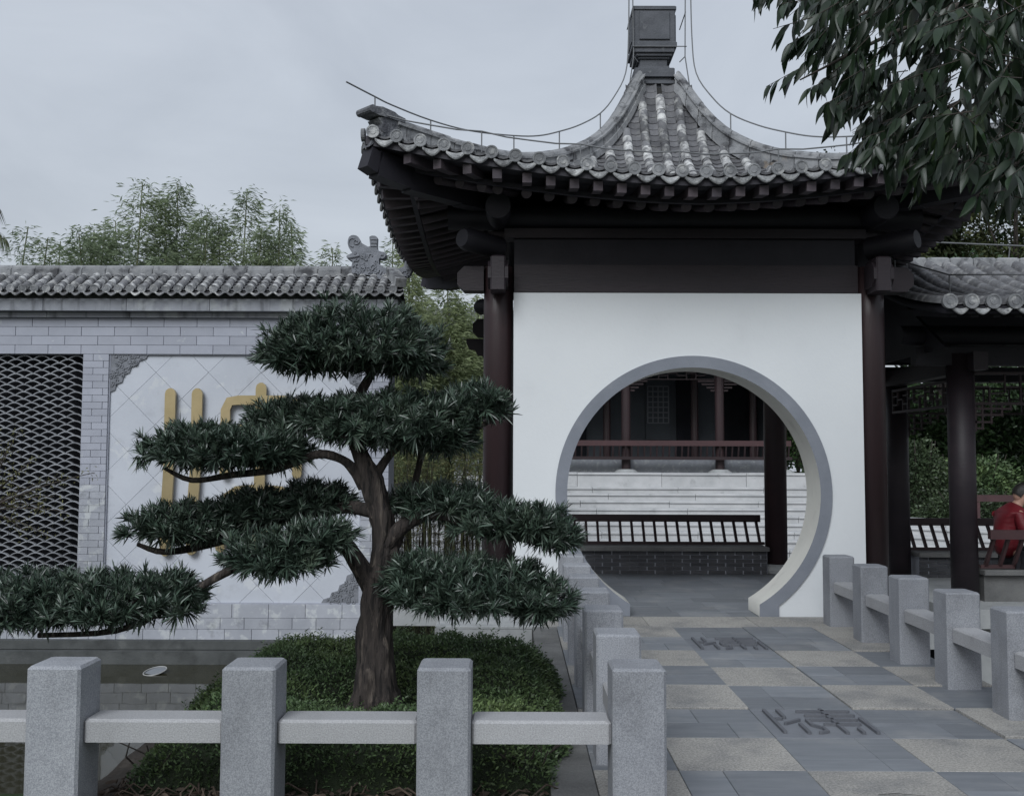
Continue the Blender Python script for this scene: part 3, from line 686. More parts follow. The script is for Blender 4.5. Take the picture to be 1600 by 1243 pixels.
# ceiling closing off the inside above the beams
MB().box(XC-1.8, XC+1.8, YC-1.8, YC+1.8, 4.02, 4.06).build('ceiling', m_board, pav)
# -- finial
def bx(mb, c_, hx, z0, z1, mi=0, ch=.008): return mb.cbox(XC-hx, XC+hx, YC-hx, YC+hx, z0, z1, ch, mi)
FX = XC-.05
def bx(mb, c_, hx, z0, z1, mi=0, ch=.008): return mb.cbox(FX-hx, FX+hx, YC-hx, YC+hx, z0, z1, ch, mi)
fb = MB(); bx(fb, 0, .205, 5.93, 6.09); bx(fb, 0, .245, 6.09, 6.125); bx(fb, 0, .215, 6.125, 6.175); bx(fb, 0, .25, 6.175, 6.215); bx(fb, 0, .245, 6.216, 6.285)
fin = fb.build('finial', m_stone_f, pav)
fb = MB(); bx(fb, 0, .19, 6.285, 6.33); bx(fb, 0, .165, 6.33, 6.42); bx(fb, 0, .19, 6.42, 6.445); bx(fb, 0, .22, 6.445, 6.48)
fb.build('finial_neck', m_stone_f, fin)
fb = MB(); bx(fb, 0, .245, 6.48, 6.54); bx(fb, 0, .27, 6.54, 6.60); bx(fb, 0, .252, 6.60, 7.0); bx(fb, 0, .266, 7.0, 7.045)
for s_ in (-1, 1):
    fb.cbox(FX-.185, FX+.185, YC-.272 if s_ < 0 else YC+.25, YC-.25 if s_ < 0 else YC+.272, 6.63, 6.97, .008)
    fb.cbox(FX-.272 if s_ < 0 else FX+.25, FX-.25 if s_ < 0 else FX+.272, YC-.185, YC+.185, 6.63, 6.97, .008)
fb.build('finial_block', m_stone_f, fin)
# -- lightning conductors
def wire(name, pts, rad=.008, feet=()):
    mb = MB(); mb.tube(pts, rad, 6)
    for a, b_ in feet: mb.tube([a, b_], rad*.9, 6)
    return mb.build(name, m_metal, pav)
CWIRE = [(3.258, 4.937), (3.03, 4.885), (2.887, 4.857), (2.555, 4.83), (2.186, 4.85), (1.748, 4.946), (1.479, 5.035), (1.247, 5.16), (1.005, 5.318), (.752, 5.54), (.57, 5.81), (.42, 6.15), (.38, 6.6), (.37, 7.3)]
for sx in (-1, 1):
    pts, feet = [], []
    for q, z_ in CWIRE: pts.append(Vector((XC+sx*q, YC-q, z_)))
    for i_ in (1, 3, 5, 7, 9): feet.append((pts[i_], Vector((pts[i_].x, pts[i_].y, zrs(min((YC-pts[i_].y), 3.0))-.02))))
    pts = smooth(pts, [1]*len(pts), 4)[0]
    wire('lightning_conductor', pts, .008, feet)
    wire('lightning_conductor', [(XC+sx*.36, YC-.30, 6.05), (XC+sx*.31, YC-.30, 6.4), (XC+sx*.32, YC-.30, 7.4)], .007, [((XC+sx*.31, YC-.3, 6.4), (XC+sx*.25, YC-.25, 6.35)), ((XC+sx*.32, YC-.3, 6.95), (XC+sx*.33, YC+.2, 6.95))])
pts = [FP(0, o, 3.05, .10+.13) for o in np.linspace(-2.95, 2.95, 27)]
pts = [Vector((p.x, p.y, p.z-(.02 if i_ % 4 else 0))) for i_, p in enumerate(pts)]
wire('lightning_conductor', pts, .007, [(p, p-Vector((0, 0, .2))) for i_, p in enumerate(pts) if i_ % 4 == 0])
wire('lightning_conductor', [(XC-.32, YC-.31, 6.52), (XC+.33, YC-.31, 6.52)], .006)

# -- leaning-back bench at the rear of the pavilion
def bench(root, x0, x1, y, side, zs=.37, zt=.78, label=None, red=False, base=True):
    "side=+1 the back leans away (+Y); -1 towards the viewer"
    s_ = side; mt = m_railr if red else m_rail
    ya, yb = (y-.30, y+.12) if s_ > 0 else (y-.12, y+.30)
    MB().cbox(x0, x1, ya, yb, zs-.055, zs, .008).build('seat', m_kerb, root)
    if base:
        core = MB().box(x0+.02, x1-.02, ya+.07, yb-.05, .0, zs-.057).build('seat_base', m_mortar if base == 1 else m_kerb, root)
        if base == 1:
            n_ = 6; hh = (zs-.06)/n_
            for sgn, yy in ((-1, ya+.062),):
                for q in range(n_):
                    xx = x0+.02-(.11 if q % 2 else 0)
                    while xx < x1-.03:
                        xa, xb = max(xx, x0+.02), min(xx+.235, x1-.02)
                        if xb-xa > .03:
                            key = ('br', round(xb-xa, 2), round(hh, 3))
                            if key not in slab_mesh: slab_mesh[key] = MB().cbox(0, key[1]-.008, 0, .02, 0, key[2]-.008, .003).mesh('brick', m_brick_dk)
                            inst('brick', slab_mesh[key], Matrix.Translation((xa, yy-.006, .004+q*hh)), core)
                        xx += .24
    lean = .22*s_
    MB().bar((x0, y+lean+.02*s_, zt-.05), (x1, y+lean+.02*s_, zt-.05), .07, .10).build('backrest_rail', mt, root)
    MB().bar((x0, y, zs+.03), (x1, y, zs+.03), .05, .04).build('lower_rail', mt, root)
    n_ = max(2, round((x1-x0)/.165)); 
    for i in range(n_+1):
        xx = x0+.06+(x1-x0-.12)*i/n_
        MB().bar((xx, y, zs+.03), (xx, y+lean, zt-.09), .032, .045, up=(0, 1, 0)).build('slat', mt, root)
m_brick_dk = M('dark_brick', (.085, .085, .092), (.05, .052, .058), 4, .9, .3, 50, rand=.2, patch=[((.14, .14, .145), 6, .6, .75, .5)])
b1 = thing('lattice_bench', 'dark slatted bench on a brick base seen through the moon gate', 'bench', (XC, 13.9, 0), 'slatted leaning benches')
bench(b1, CPX[0]+.16, CPX[1]-.16, 13.93, 1)

# ============================================================ GARDEN WALL ON THE LEFT (plane Y = 12.6)
YW = 12.6
def WX(u): return at(u, 717, YW).x
def WZ(v): return at(350, v, YW).z
gw = thing('garden_wall', 'long grey brick garden wall with tiled coping, fish-scale lattice window and diamond tile panel', 'garden wall', (WX(350), YW, WZL))
wl, wr = WX(-190), WX(607.5)
xp = [WX(125)-.0, WX(166), WX(564), wr]      # window right, panel left, panel right, wall end
z_top, z_wt, z_pb, z_bb = WZ(497), WZ(553.5), WZ(943), WZ(999)
mb = MB()
mb.box(wl, wr, YW+.022, YW+.55, z_wt, z_top+.1, 0); mb.box(wl, wr, YW+.022, YW+.55, z_bb, z_pb, 0)
mb.box(xp[0], xp[1], YW+.022, YW+.55, z_pb, z_wt, 0); mb.box(xp[2], xp[3], YW+.022, YW+.55, z_pb, z_wt, 0)
mb.box(xp[1], xp[2], YW+.075, YW+.55, z_pb, z_wt, 0)
mb.box(wl, xp[0], YW+.22, YW+.55, z_pb, z_wt, 1)  # near-black back paints the darkness seen through the lattice
zlat = WZ(905)
mb.box(wl, xp[0]-.001, YW+.021, YW+.219, z_pb-.001, zlat, 0)
wcore = mb.build('wall_core', [m_mortar, m_dark], gw)
brm = {}
def brick(x0, x1, z0, z1, y=YW, th=.022, mt=m_brick, par=gw, g=.0025):
    key = (round(x1-x0, 2), round(z1-z0, 3), mt.name)
    if key not in brm: brm[key] = MB().cbox(g, (x1-x0)-g, 0, th, g, (z1-z0)-g, .0025).mesh('brick', mt)
    inst('brick', brm[key], Matrix.Translation((x0, y+random.uniform(-.0015, .0015), z0)), par)
def course(x0, x1, z0, z1, ln, offs, mt=m_brick):
    x = x0-ln*offs
    while x < x1-.01:
        a, b_ = max(x, x0), min(x+ln, x1)
        if b_-a > .02: brick(a, b_, z0, z1, mt=mt)
        x += ln
nb = 4; hh = (z_top-z_wt)/nb
for q in range(nb): course(wl, wr, z_wt+q*hh, z_wt+(q+1)*hh, .42, [0, .5][q % 2])
zz = [z_bb, z_bb+.13, z_bb+.27, z_pb]
for q in range(3): course(wl, wr, zz[q], zz[q+1], [.34, .30, .46][q], [0, .45, .2][q], m_brick_w)
nb = 36; hh = (z_wt-z_pb)/nb
for (a, b_) in ((xp[0], xp[1]), (xp[2], xp[3])):
    for q in range(nb): course(a, b_, z_pb+q*hh, z_pb+(q+1)*hh, .26, [0, .5][q % 2], m_brick if q > 16 else m_brick_w)
MB().box(wl, wr+.06, YW-.10, YW+.6, WZ(1012), z_bb-.001).box(wl, wr+.10, YW-.22, YW+.6, -1.7, WZ(1013)).build('base_ledge', m_ledge, gw)
# cornice steps
x = wl
while x < wr+.1:
    xe = min(x+1.05, wr+.12); MB().cbox(x, xe-.004, YW-.06, YW+.5, WZ(497), WZ(489), .004).build('cornice_slab', m_corn, gw)
    MB().cbox(x, xe-.004, YW-.17, YW+.5, WZ(488.6), WZ(470), .006).build('cornice_slab', m_corn, gw); x += 1.05
MB().box(wl, wr+.12, YW-.10, YW+.4, WZ(470)+.001, WZ(455)).build('eave_bed', m_ledge, gw)
# lattice of curved tile strips
AW, AH = .2215, .0462
mb = MB(); V, fs = [], []; na = 8
arc = []
for j in range(na+1):
    t_ = -1+2*j/na; xx = t_*AW*.5; z_ = .050*(1-abs(t_)**1.9); arc.append((xx, z_))
V = [(a, 0, b_) for a, b_ in arc]+[(a*1.0, 0, b_-.0135) for a, b_ in arc]+[(a, .05, b_) for a, b_ in arc]+[(a, .05, b_-.0135) for a, b_ in arc]; q = na+1
for j in range(na): fs += [(j, q+j, q+j+1, j+1), (j, j+1, 2*q+j+1, 2*q+j), (q+j+1, q+j, 3*q+j, 3*q+j+1)]
arc_me = MB().add(V, fs).mesh('lattice_tile', m_lat); arcs_far = MB(); cnt = 0
z = z_wt-.06; row = 0
while z > zlat-.01:
    x = xp[0]-AW*.5*(row % 2)+random.uniform(-.004, .004)
    while x > wl+AW:
        c0 = x-AW/2
        if c0+AW/2 < xp[0]+.12:
            if c0 > WX(-12) and cnt < 300:
                cnt += 1; inst('lattice_tile', arc_me, Matrix.Translation((c0, YW+.06+(row % 2)*.002, z)), gw)
            else: arcs_far.merge(V, fs, Matrix.Translation((c0, YW+.06, z)))
        x -= AW
    z -= AH; row += 1
arcs_far.build('lattice_tiles', m_lat, gw, kind='stuff')
# diamond tiles, clipped to the panel
def clip(poly, ax, lim, sg):
    out = []
    for i in range(len(poly)):
        a, b_ = poly[i], poly[(i+1) % len(poly)]; da, db = (a[ax]-lim)*sg, (b_[ax]-lim)*sg
        if da <= 0: out.append(a)
        if da*db < 0: t_ = da/(da-db); out.append((a[0]+(b_[0]-a[0])*t_, a[1]+(b_[1]-a[1])*t_))
    return out
DG = .335; pc = ((xp[1]+xp[2])/2-.02, (z_pb+z_wt)/2)
for i in range(-7, 8):
    for j in range(-7, 8):
        if (i+j) % 2: continue
        cx_, cz_ = pc[0]+i*DG, pc[1]+j*DG; h_ = DG-.0025
        p_ = [(cx_-h_, cz_), (cx_, cz_-h_), (cx_+h_, cz_), (cx_, cz_+h_)]
        for ax, lim, sg in ((0, xp[1]+.012, -1), (0, xp[2]-.012, 1), (1, z_pb+.012, -1), (1, z_wt-.012, 1)):
            if p_: p_ = clip(p_, ax, lim, sg)
        if len(p_) > 2: 
            yj = YW+.045+random.uniform(-.0012, .0012); MB().prism(p_, yj, YW+.075).build('diamond_tile', m_diam, gw)
MB().box(xp[1], xp[2], YW+.02, YW+.044, z_wt-.012, z_wt).box(xp[1], xp[2], YW+.02, YW+.044, z_pb, z_pb+.012).box(xp[1], xp[1]+.012, YW+.02, YW+.044, z_pb+.012, z_wt-.012).box(xp[2]-.012, xp[2], YW+.02, YW+.044, z_pb+.012, z_wt-.012).build('panel_edge', m_brick, gw)
# carved corners: leafy scroll work
for (cx_, cz_, sx, sz) in ((xp[1]+.013, z_wt-.013, 1, -1), (xp[2]-.013, z_wt-.013, -1, -1), (xp[1]+.013, z_pb+.013, 1, 1), (xp[2]-.013, z_pb+.013, -1, 1)):
    mb = MB()
    prof = [(0, 0), (.47, 0), (.44, .045), (.36, .07), (.34, .13), (.26, .15), (.24, .22), (.17, .25), (.15, .34), (.08, .37), (.06, .44), (0, .47)]
    pp = [(cx_+sx*a, cz_+sz*b_) for a, b_ in prof]
    if sx*sz < 0: pp = pp[::-1]
    mb.prism(pp[::-1] if sx*sz > 0 else pp[::-1], YW+.026, YW+.045)
    rr = random.Random(3)
    for q in range(46):
        a, b_ = rr.random()*.44, rr.random()*.44
        if a+b_ > .44: a, b_ = .44-a, .44-b_
        r_ = rr.uniform(.014, .034); an = rr.uniform(0, 6)
        pts = [(cx_+sx*(a+r_*math.cos(an+t_)*(1-t_/9)), YW+.022, cz_+sz*(b_+r_*math.sin(an+t_)*(1-t_/9))) for t_ in np.linspace(0, 4.6, 8)]
        mb.tube(pts, .0075, 5)
    mb.build('carved_corner', m_carve, gw)
# coping: barrel tiles, ends, drips, pans, ridge
ye, yr_ = YW-.27, YW+.20; ze, zrd = WZ(452)-.0, at(350, 431, YW+.2).z
ze = at(350, 453, ye).z
tv2, tf2 = half_tile(.052, .046, .16, 6)
bts2 = [banded(.054, .046, .16, a, b_, m_tile, m_lime, 6) for a, b_ in ((0, .4), (.1, .5))]+[MB().add(tv2, tf2, True).mesh('barrel_tile', m_tile)]; cap2 = disc(.053, .02, 14).mesh('tile_end', m_cap); dr2 = drip(.118, .055, .014).mesh('drip_tile', m_tile)
slope = Vector((0, yr_-ye, zrd-ze)); sl = slope.length; yv = slope.normalized(); zv = Vector((1, 0, 0)).cross(yv)
RS2 = .1492; x = wl+.1; pans = MB(); par_n = 0
while x < wr+.10:
    for q in range(4):
        p = Vector((x, ye, ze))+yv*(q*sl/4)+zv*.006
        inst('barrel_tile', random.choice(bts2), axes(p, Vector((1, 0, 0)), yv, zv) @ Matrix.Rotation(random.uniform(-.03, .03), 4, 'Z') @ Matrix.Scale(random.uniform(.95, 1.06), 4), gw)
    inst('tile_end', cap2, Matrix.Translation((x, ye-.004, ze+.012)), gw)
    inst('drip_tile', dr2, Matrix.Translation((x+RS2/2, ye-.01, ze-.022)) @ Matrix.Rotation(R(-15), 4, 'X'), gw)
    for q in range(5):
        p = Vector((x+RS2/2, ye, ze))+yv*(q*sl/5); V = []
        for c0, hz in ((p, .016), (p+yv*sl/5, .0)):
            for t_ in (-1, -.5, 0, .5, 1): V.append(c0+Vector((t_*.052, 0, 0))+zv*(hz+.02*t_*t_-.02))
        pans.add(V, [(j, j+1, 6+j, 5+j) for j in range(4)])
    x += RS2
pans.build('pan_tiles', m_tile_d, gw, kind='stuff')
mb = MB(); mb.prism([(0, 0)], 0, 0) if False else None
mb.add([(wl, ye-.0, ze-.03), (wr+.12, ye, ze-.03), (wr+.12, yr_, zrd-.03), (wl, yr_, zrd-.03), (wl, yr_+.45, ze-.03), (wr+.12, yr_+.45, ze-.03)], [(0, 1, 2, 3), (3, 2, 5, 4)])
mb.add([(wr+.12, ye, ze-.03), (wr+.12, yr_+.45, ze-.03), (wr+.12, yr_, zrd-.03)], [(0, 1, 2)])
mb.build('coping_bed', m_tile_d, gw)
x = wl; zt0, zt1 = zrd-.02, at(350, 412.5, yr_).z
while x < WX(548)*yr_/YW:
    xe = x+.305; mb = MB(); y_ = yr_-.02
    mb.cbox(x+.003, xe-.003, y_-.045, y_+.12, zt0, zt0+.095, .008)
    mb.add([(xx, y_+.037+.062*math.cos(a), zt0+.098+.058*math.sin(a)) for xx in (x+.002, xe-.002) for a in np.linspace(0, PI, 9)], [(j, j+1, 10+j, 9+j) for j in range(8)][::1]+[tuple(range(9)), tuple(range(17, 8, -1))])
    mb.build('ridge_block', m_ridge, gw); x = xe
# ridge-end dragon
tr = [(140,250),(155,205),(185,182),(220,176),(262,182),(292,202),(310,235),(328,285),(380,318),(440,350),(470,340),(458,205),(485,188),(510,185),(548,190),(572,207),(566,330),(575,385),(600,412),(640,425),(680,430),(702,450),(706,480),(682,512),(640,525),(600,525),(602,612),(680,655),(760,700),(830,690),(900,668),(975,640),(985,585),(1000,530),(1030,515),(1065,522),(1095,560),(1100,620),(1090,700),(1065,755),(1035,785),(990,790),(950,800),(900,860),(885,980),(820,975),(760,960),(700,880),(600,830),(500,780),(350,760),(200,740),(190,650),(210,560),(160,540),(120,510),(115,490),(140,472),(210,440),(180,410),(150,360),(135,300)]
yd = yr_-.03
P_ = [at(530+a/9.564, 350+b_/9.564, yd) for a, b_ in tr]
pp = [(p.x, p.z) for p in P_][::-1]
mb = MB(); mb.prism(pp, yd-.05, yd+.10)
def dp(a, b_): p = at(530+a/9.564, 350+b_/9.564, yd-.055); return (p.x, p.y, p.z)
def curl(cx_, cy_, r_, turns=1.2, rad=.010, ph=0):
    mb.tube([dp(cx_+r_*(1-t_/9)*math.cos(t_+ph), cy_+r_*(1-t_/9)*math.sin(t_+ph)) for t_ in np.linspace(0, turns*6.28, 14)], rad, 6)
curl(250, 262, 48, 1.0, .010); curl(205, 262, 78, .6, .009, 1.5); curl(345, 480, 36, 1.1); curl(640, 475, 42, .9)
rr = random.Random(5)
for q in range(34): curl(rr.uniform(230, 560), rr.uniform(420, 740), rr.uniform(18, 42), rr.uniform(.4, .9), rr.uniform(.007, .012), rr.uniform(0, 6))
for q in range(12): curl(rr.uniform(760, 1050), rr.uniform(690, 780), rr.uniform(15, 32), .6, .009, rr.uniform(0, 6))
for t_ in range(6): mb.tube([dp(520+t_*38, 640+t_*22), dp(500+t_*38, 690+t_*20)], .012, 6)
for t_ in range(3): mb.tube([dp(468, 330-t_*50), dp(566, 332-t_*50)], .007, 5)
mb.tube([dp(130, 500), dp(220, 490), dp(300, 470)], .016, 6)
mb.build('ridge_ornament', m_carve, gw, label='carved dragon fish finial at the ridge end')
# sloping end ridge at the wall's right end
mb = MB(); a, b_ = Vector((wr-.02, yr_-.04, zrd+.06)), Vector((wr+.16, ye+.02, ze+.10))
for q in range(4): mb.bar(a+(b_-a)*q/4, a+(b_-a)*(q+.97)/4, .14, .11)
mb.build('end_ridge', m_ridge, gw)

# gold seal script character on the panel
gs = thing('gold_character_sign', 'large brass seal script character mounted on the diamond tile panel', 'sign', (WX(360), YW-.02, WZ(740)))
def gp(u, v): return (WX(u), WZ(v))
for segs, w_ in (([(265, 615), (265, 740), (262.5, 800), (262.5, 860)], 16.5), ([(307, 615), (307, 730), (303, 800), (303, 858)], 16.5),
                 ([(407, 606), (407, 755)], 16.5), ([(352, 740), (352, 640), (358, 627), (372, 625), (446, 625), (459, 628), (465, 640), (465, 740)], 14.5),
                 ([(348, 855), (348, 800), (354, 778), (372, 766), (405, 763), (440, 766), (457, 778), (465, 800), (465, 855)], 14.5),
                 ([(384, 700), (405, 718), (430, 700)], 12), ([(375, 668), (440, 668)], 12), ([(405, 800), (405, 850)], 13), ([(380, 826), (432, 826)], 12)):
    mb = MB(); P_ = [gp(*s) for s in segs]; W_ = w_*YW/F
    tmp = stroke(MB(), P_, W_, 0, .05)
    gk = globals().get('gk', 0)+1; mb.add([(a, YW+.012-c_-.0015*gk, b_) for a, b_, c_ in tmp.v], [f[::-1] for f in tmp.f])
    mb.box(P_[0][0]-.01, P_[0][0]+.01, YW+.010, YW+.044, P_[0][1]-.03, P_[0][1]-.01)
    mb.build('stroke', m_gold, gs)

# ============================================================ CORRIDOR ON THE RIGHT
co = thing('covered_corridor', 'dark timber covered corridor with grey barrel tile roof to the right of the pavilion', 'corridor', (6.0, 12.3, 0))
MB().box(4.6, 10.5, 10.55, 14.3, -.20, -.001).box(4.75, 10.4, 10.7, 14.2, -1.6, -.201).build('floor_slab', m_slab, co)
for cx_, cy_ in ((5.02, 11.2), (5.22, 13.6), (8.3, 11.2), (8.3, 13.6)):
    c_ = MB().lathe((cx_, cy_, 0), [(.145, .0), (.145, 2.75)], 20).build('column', m_beam, co)
    for p_ in c_.data.polygons: p_.use_smooth = len(p_.vertices) == 4
for yy in (11.2, 13.6):
    MB().box(4.5, 10.3, yy-.08, yy+.08, 2.62, 2.82).build('beam', m_wood, co)
    MB().tube([(4.35, yy, 2.96), (10.4, yy, 2.96)], .11, 12).build('purlin', m_wood, co)
for xx in (5.12, 8.3):
    MB().box(xx-.08, xx+.08, 10.9, 13.9, 2.55, 2.75).build('tie_beam', m_beam, co)
MB().prism([(10.6, 2.76), (14.2, 2.76), (12.4, 3.8)], 4.60, 4.64, Matrix(((0, 1, 0, 0), (1, 0, 0, 0), (0, 0, 1, 0), (0, 0, 0, 1)))).build('gable_board', m_wood, co)
# hanging fretwork under the beams
def fret(mb, x0, x1, y, z0, z1, t_=.018, cell=.17):
    mb.box(x0, x1, y-.02, y+.02, z1-.03, z1); mb.box(x0, x1, y-.02, y+.02, z0, z0+.03)
    n_ = max(2, int((x1-x0)/cell)); h_ = z1-z0
    for i in range(n_+1):
        x = x0+(x1-x0)*i/n_; f_ = [(0, 1), (.0, .55), (.35, 1)][i % 3]
        mb.box(x-t_/2, x+t_/2, y-.015, y+.015, z0+.03+(h_-.06)*f_[0], z0+.03+(h_-.06)*f_[1])
        if i < n_:
            for g_ in ([.35, .7] if i % 2 else [.55]):
                xe = x0+(x1-x0)*(i+1)/n_; zc_ = z0+h_*g_; mb.box(x+t_/2+.001, xe-t_/2-.001, y-.014, y+.014, zc_-t_/2, zc_+t_/2)
for (a, b_, yy) in ((5.17, 8.15, 11.2), (5.37, 8.15, 13.6), (8.45, 10.2, 11.2), (8.45, 10.2, 13.6)):
    mb = MB(); fret(mb, a, b_, yy, 2.18, 2.55); mb.build('fretwork', m_rail, co)
    for s_, e_ in ((a, 1), (b_, -1)):
        mb = MB()
        for q, (l_, h_) in enumerate([(.42, .05), (.32, .12), (.2, .2), (.1, .27)]):
            mb.box(min(s_, s_+e_*l_), max(s_, s_+e_*l_), yy-.018+.001*q, yy+.018-.001*q, 2.175-h_, 2.175-h_+.022)
        mb.box(s_+e_*.001 if e_ > 0 else s_-.021, s_+.021 if e_ > 0 else s_-.001, yy-.016, yy+.016, 1.88, 2.17)
        for q, (l_, zz_) in enumerate([(.41, .06), (.31, .13), (.19, .21), (.09, .275)]): mb.bar((s_+e_*l_, yy, 2.176), (s_+e_*l_, yy, 2.176-zz_), .02, .024, up=(0, 1, 0))
        mb.build('corner_bracket', m_rail, co)
mb = MB(); tf_ = MB()
for q in range(1):
    fret(tf_, 11.35, 13.45, 0, 2.18, 2.50)
mb.add([(5.12+b_, a, c_) for a, b_, c_ in tf_.v], [f[::-1] for f in tf_.f]); mb.build('fretwork', m_rail, co)
# roof
def cz(yy):  # front slope profile
    return float(np.interp(yy, [9.85, 10.3, 10.8, 11.3, 11.8, 12.15, 12.4], [3.10, 3.19, 3.31, 3.47, 3.68, 3.86, 3.99]))
prof = [(yy, cz(yy)) for yy in np.linspace(9.86, 12.4, 10)]; back = [(24.8-a, b_) for a, b_ in prof[::-1]][1:]
mb = MB(); P_ = prof+back; V = [(4.28, a, b_-.01) for a, b_ in P_]+[(10.6, a, b_-.01) for a, b_ in P_]+[(4.28, a, b_-.09) for a, b_ in P_]+[(10.6, a, b_-.09) for a, b_ in P_]; n = len(P_)
fs = []
for i in range(n-1): fs += [(i, n+i, n+i+1, i+1), (2*n+i+1, 3*n+i+1, 3*n+i, 2*n+i), (i+1, 2*n+i+1, 2*n+i, i), (n+i, 3*n+i, 3*n+i+1, n+i+1)]
fs += [(0, 2*n, 3*n, n)]
mb.add(V, fs, True); mb.build('roof_deck', m_board, co)
tv3, tf3 = half_tile(.072, .066, .25); bt3 = MB().add(tv3, tf3, True).mesh('barrel_tile', m_tile_k := M('roof_tile_weathered', (.17, .17, .18), (.09, .092, .10), 7, .8, .4, 60, rand=.25, patch=[((.34, .34, .34), 9, .52, .66, .6)]))
far = MB(); pans = MB()
for i in range(29):
    x = 4.32+i*RS; yy = 9.86
    while yy < 12.3:
        p = Vector((x, yy, cz(yy))); q = Vector((x, yy+.2, cz(yy+.2))); yv_ = (q-p).normalized(); zv_ = Vector((1, 0, 0)).cross(yv_)
        M4 = axes(p+zv_*.012, Vector((1, 0, 0)), yv_, zv_) @ Matrix.Rotation(random.uniform(-.02, .02), 4, 'Z')
        if i < 13: inst('barrel_tile', bt3, M4, co)
        else: far.merge(tv3, tf3, M4, True)
        yy += .205*yv_.y
    inst('tile_end', cap_me, Matrix.Translation((x, 9.85, cz(9.86)+.03)) @ Matrix.Scale(1.25, 4), co)
    inst('drip_tile', drip_me, Matrix.Translation((x+RS/2, 9.85, cz(9.86)-.02)) @ Matrix.Rotation(R(-14), 4, 'X'), co)
    yy = 9.86
    while yy < 12.35:
        p = Vector((x+RS/2, yy, cz(yy))); q = Vector((x+RS/2, yy+.13, cz(yy+.13))); V = []
        for c0, hz in ((p, .02), (q, .0)):
            for t_ in (-1, -.5, 0, .5, 1): V.append(c0+Vector((t_*.06, 0, hz+.022*t_*t_-.004)))
        V += [v-Vector((0, 0, .014)) for v in V[:5]]
        pans.add(V, [(j, j+1, 6+j, 5+j) for j in range(4)]+[(10+j, 11+j, 1+j, j) for j in range(4)]); yy += .11
far.build('barrel_tiles', m_tile_s, co, kind='stuff'); pans.build('pan_tiles', m_tile_d, co, kind='stuff')
mb = MB()
for i in range(22): mb.cbox(4.3+i*.29, 4.3+i*.29+.284, 12.34, 12.46, 3.97, 4.09, .02)
mb.build('ridge', m_ridge, co)
for i in range(29):
    x = 4.40+i*.2165; MB().bar((x, 9.92, 3.02), (x, 11.2, 3.22), .07, .07).build('rafter', m_wood, co)
wire('lightning_conductor', [(4.2, 12.35, 4.32), (6.8, 12.35, 4.22), (10.0, 12.35, 4.22)], .009, [((x, 12.35, 4.22), (x, 12.4, 4.05)) for x in (4.9, 6.2, 7.5)]).parent
wire('lightning_conductor', [(4.02, 12.1, 4.15), (4.35, 11.3, 3.85), (4.62, 10.5, 3.52), (4.95, 10.2, 3.47), (6.8, 10.2, 3.47)], .009, [((x, y, z), (x, y, z-.25)) for x, y, z in ((4.35, 11.3, 3.85), (4.62, 10.5, 3.52), (5.3, 10.2, 3.47))])
b2 = thing('lattice_bench', 'black slatted bench at the rear of the corridor in front of the shrubs', 'bench', (6.7, 13.6, 0), 'slatted leaning benches')
bench(b2, 5.38, 8.14, 13.62, 1, .33, .76)
b3 = thing('lattice_bench', 'reddish brown bench on a pale stone base under the person in red', 'bench', (6.6, 11.2, 0), 'slatted leaning benches')
bench(b3, 5.19, 8.14, 11.2, -1, .35, .80, base=2)
for ch in b3.children:
    if ch.name.startswith(('backrest_rail', 'slat', 'lower')): ch.data.materials[0] = m_railr

# ============================================================ HALL BEYOND THE POND
hl = thing('waterside_hall', 'dark open-fronted hall with red columns and railing above the pale steps', 'hall', (2.5, 30, 1.18))
YH = 29.6; HX0, HX1 = -4.4, 8.15
MB().box(HX0, HX1, YH+.25, YH+.7, 1.125, 1.62).build('plinth_wall', m_brick_w, hl)
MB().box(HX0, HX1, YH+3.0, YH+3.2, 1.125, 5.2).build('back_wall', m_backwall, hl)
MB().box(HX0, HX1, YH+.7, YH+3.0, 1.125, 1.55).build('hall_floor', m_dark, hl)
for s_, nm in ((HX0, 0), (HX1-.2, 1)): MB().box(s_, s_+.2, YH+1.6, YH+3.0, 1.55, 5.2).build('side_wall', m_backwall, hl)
for x in (-2.2, .57, 3.32, 6.10, 7.95):
    c_ = MB().lathe((x, YH, 0), [(.135, 1.26), (.135, 5.0)], 14).build('column', m_col, hl)
    MB().lathe((x, YH, 0), [(.36, 1.17), (.36, 1.19), (.24, 1.27), (.14, 1.275)], 14).build('base', m_slab, c_)
    MB().lathe((x-.38 if x > 1 else x+.4, YH+2.0, 0), [(.12, 1.55), (.12, 5.0)], 12).build('inner_column', m_col, hl)
MB().box(HX0, HX1, YH-.09, YH+.09, 4.30, 4.62).build('beam', m_wood, hl)
MB().bar((HX0, YH-.2, 2.04), (HX1, YH-.2, 2.04), .08, .16).build('rail', m_railr, hl)
MB().bar((HX0, YH-.2, 1.60), (HX1, YH-.2, 1.60), .3, .09).build('seat', m_rail, hl)
x = HX0+.1
while x < HX1: MB().bar((x, YH-.12, 1.64), (x, YH-.2, 1.97), .045, .05, up=(0, 1, 0)).build('baluster', m_rail, hl); x += .185
xs = [-2.2, .57, 3.32, 6.10, 7.95]
for a, b_ in zip(xs[:-1], xs[1:]):
    mb = MB(); fret(mb, a+.14, b_-.14, YH, 3.93, 4.29, .035, .26); mb.build('fretwork', m_rail, hl)
    for s_, e_ in ((a+.14, 1), (b_-.14, -1)):
        mb = MB()
        for q, (l_, h_) in enumerate([(.5, .06), (.38, .15), (.24, .25), (.12, .34)]): mb.box(min(s_, s_+e_*l_), max(s_, s_+e_*l_), YH-.02+.001*q, YH+.02-.001*q, 3.925-h_, 3.925-h_+.05)
        mb.build('corner_bracket', m_rail, hl)
mb = MB(); mb.box(4.30, 5.10, YH+2.93, YH+2.99, 2.2, 4.2)
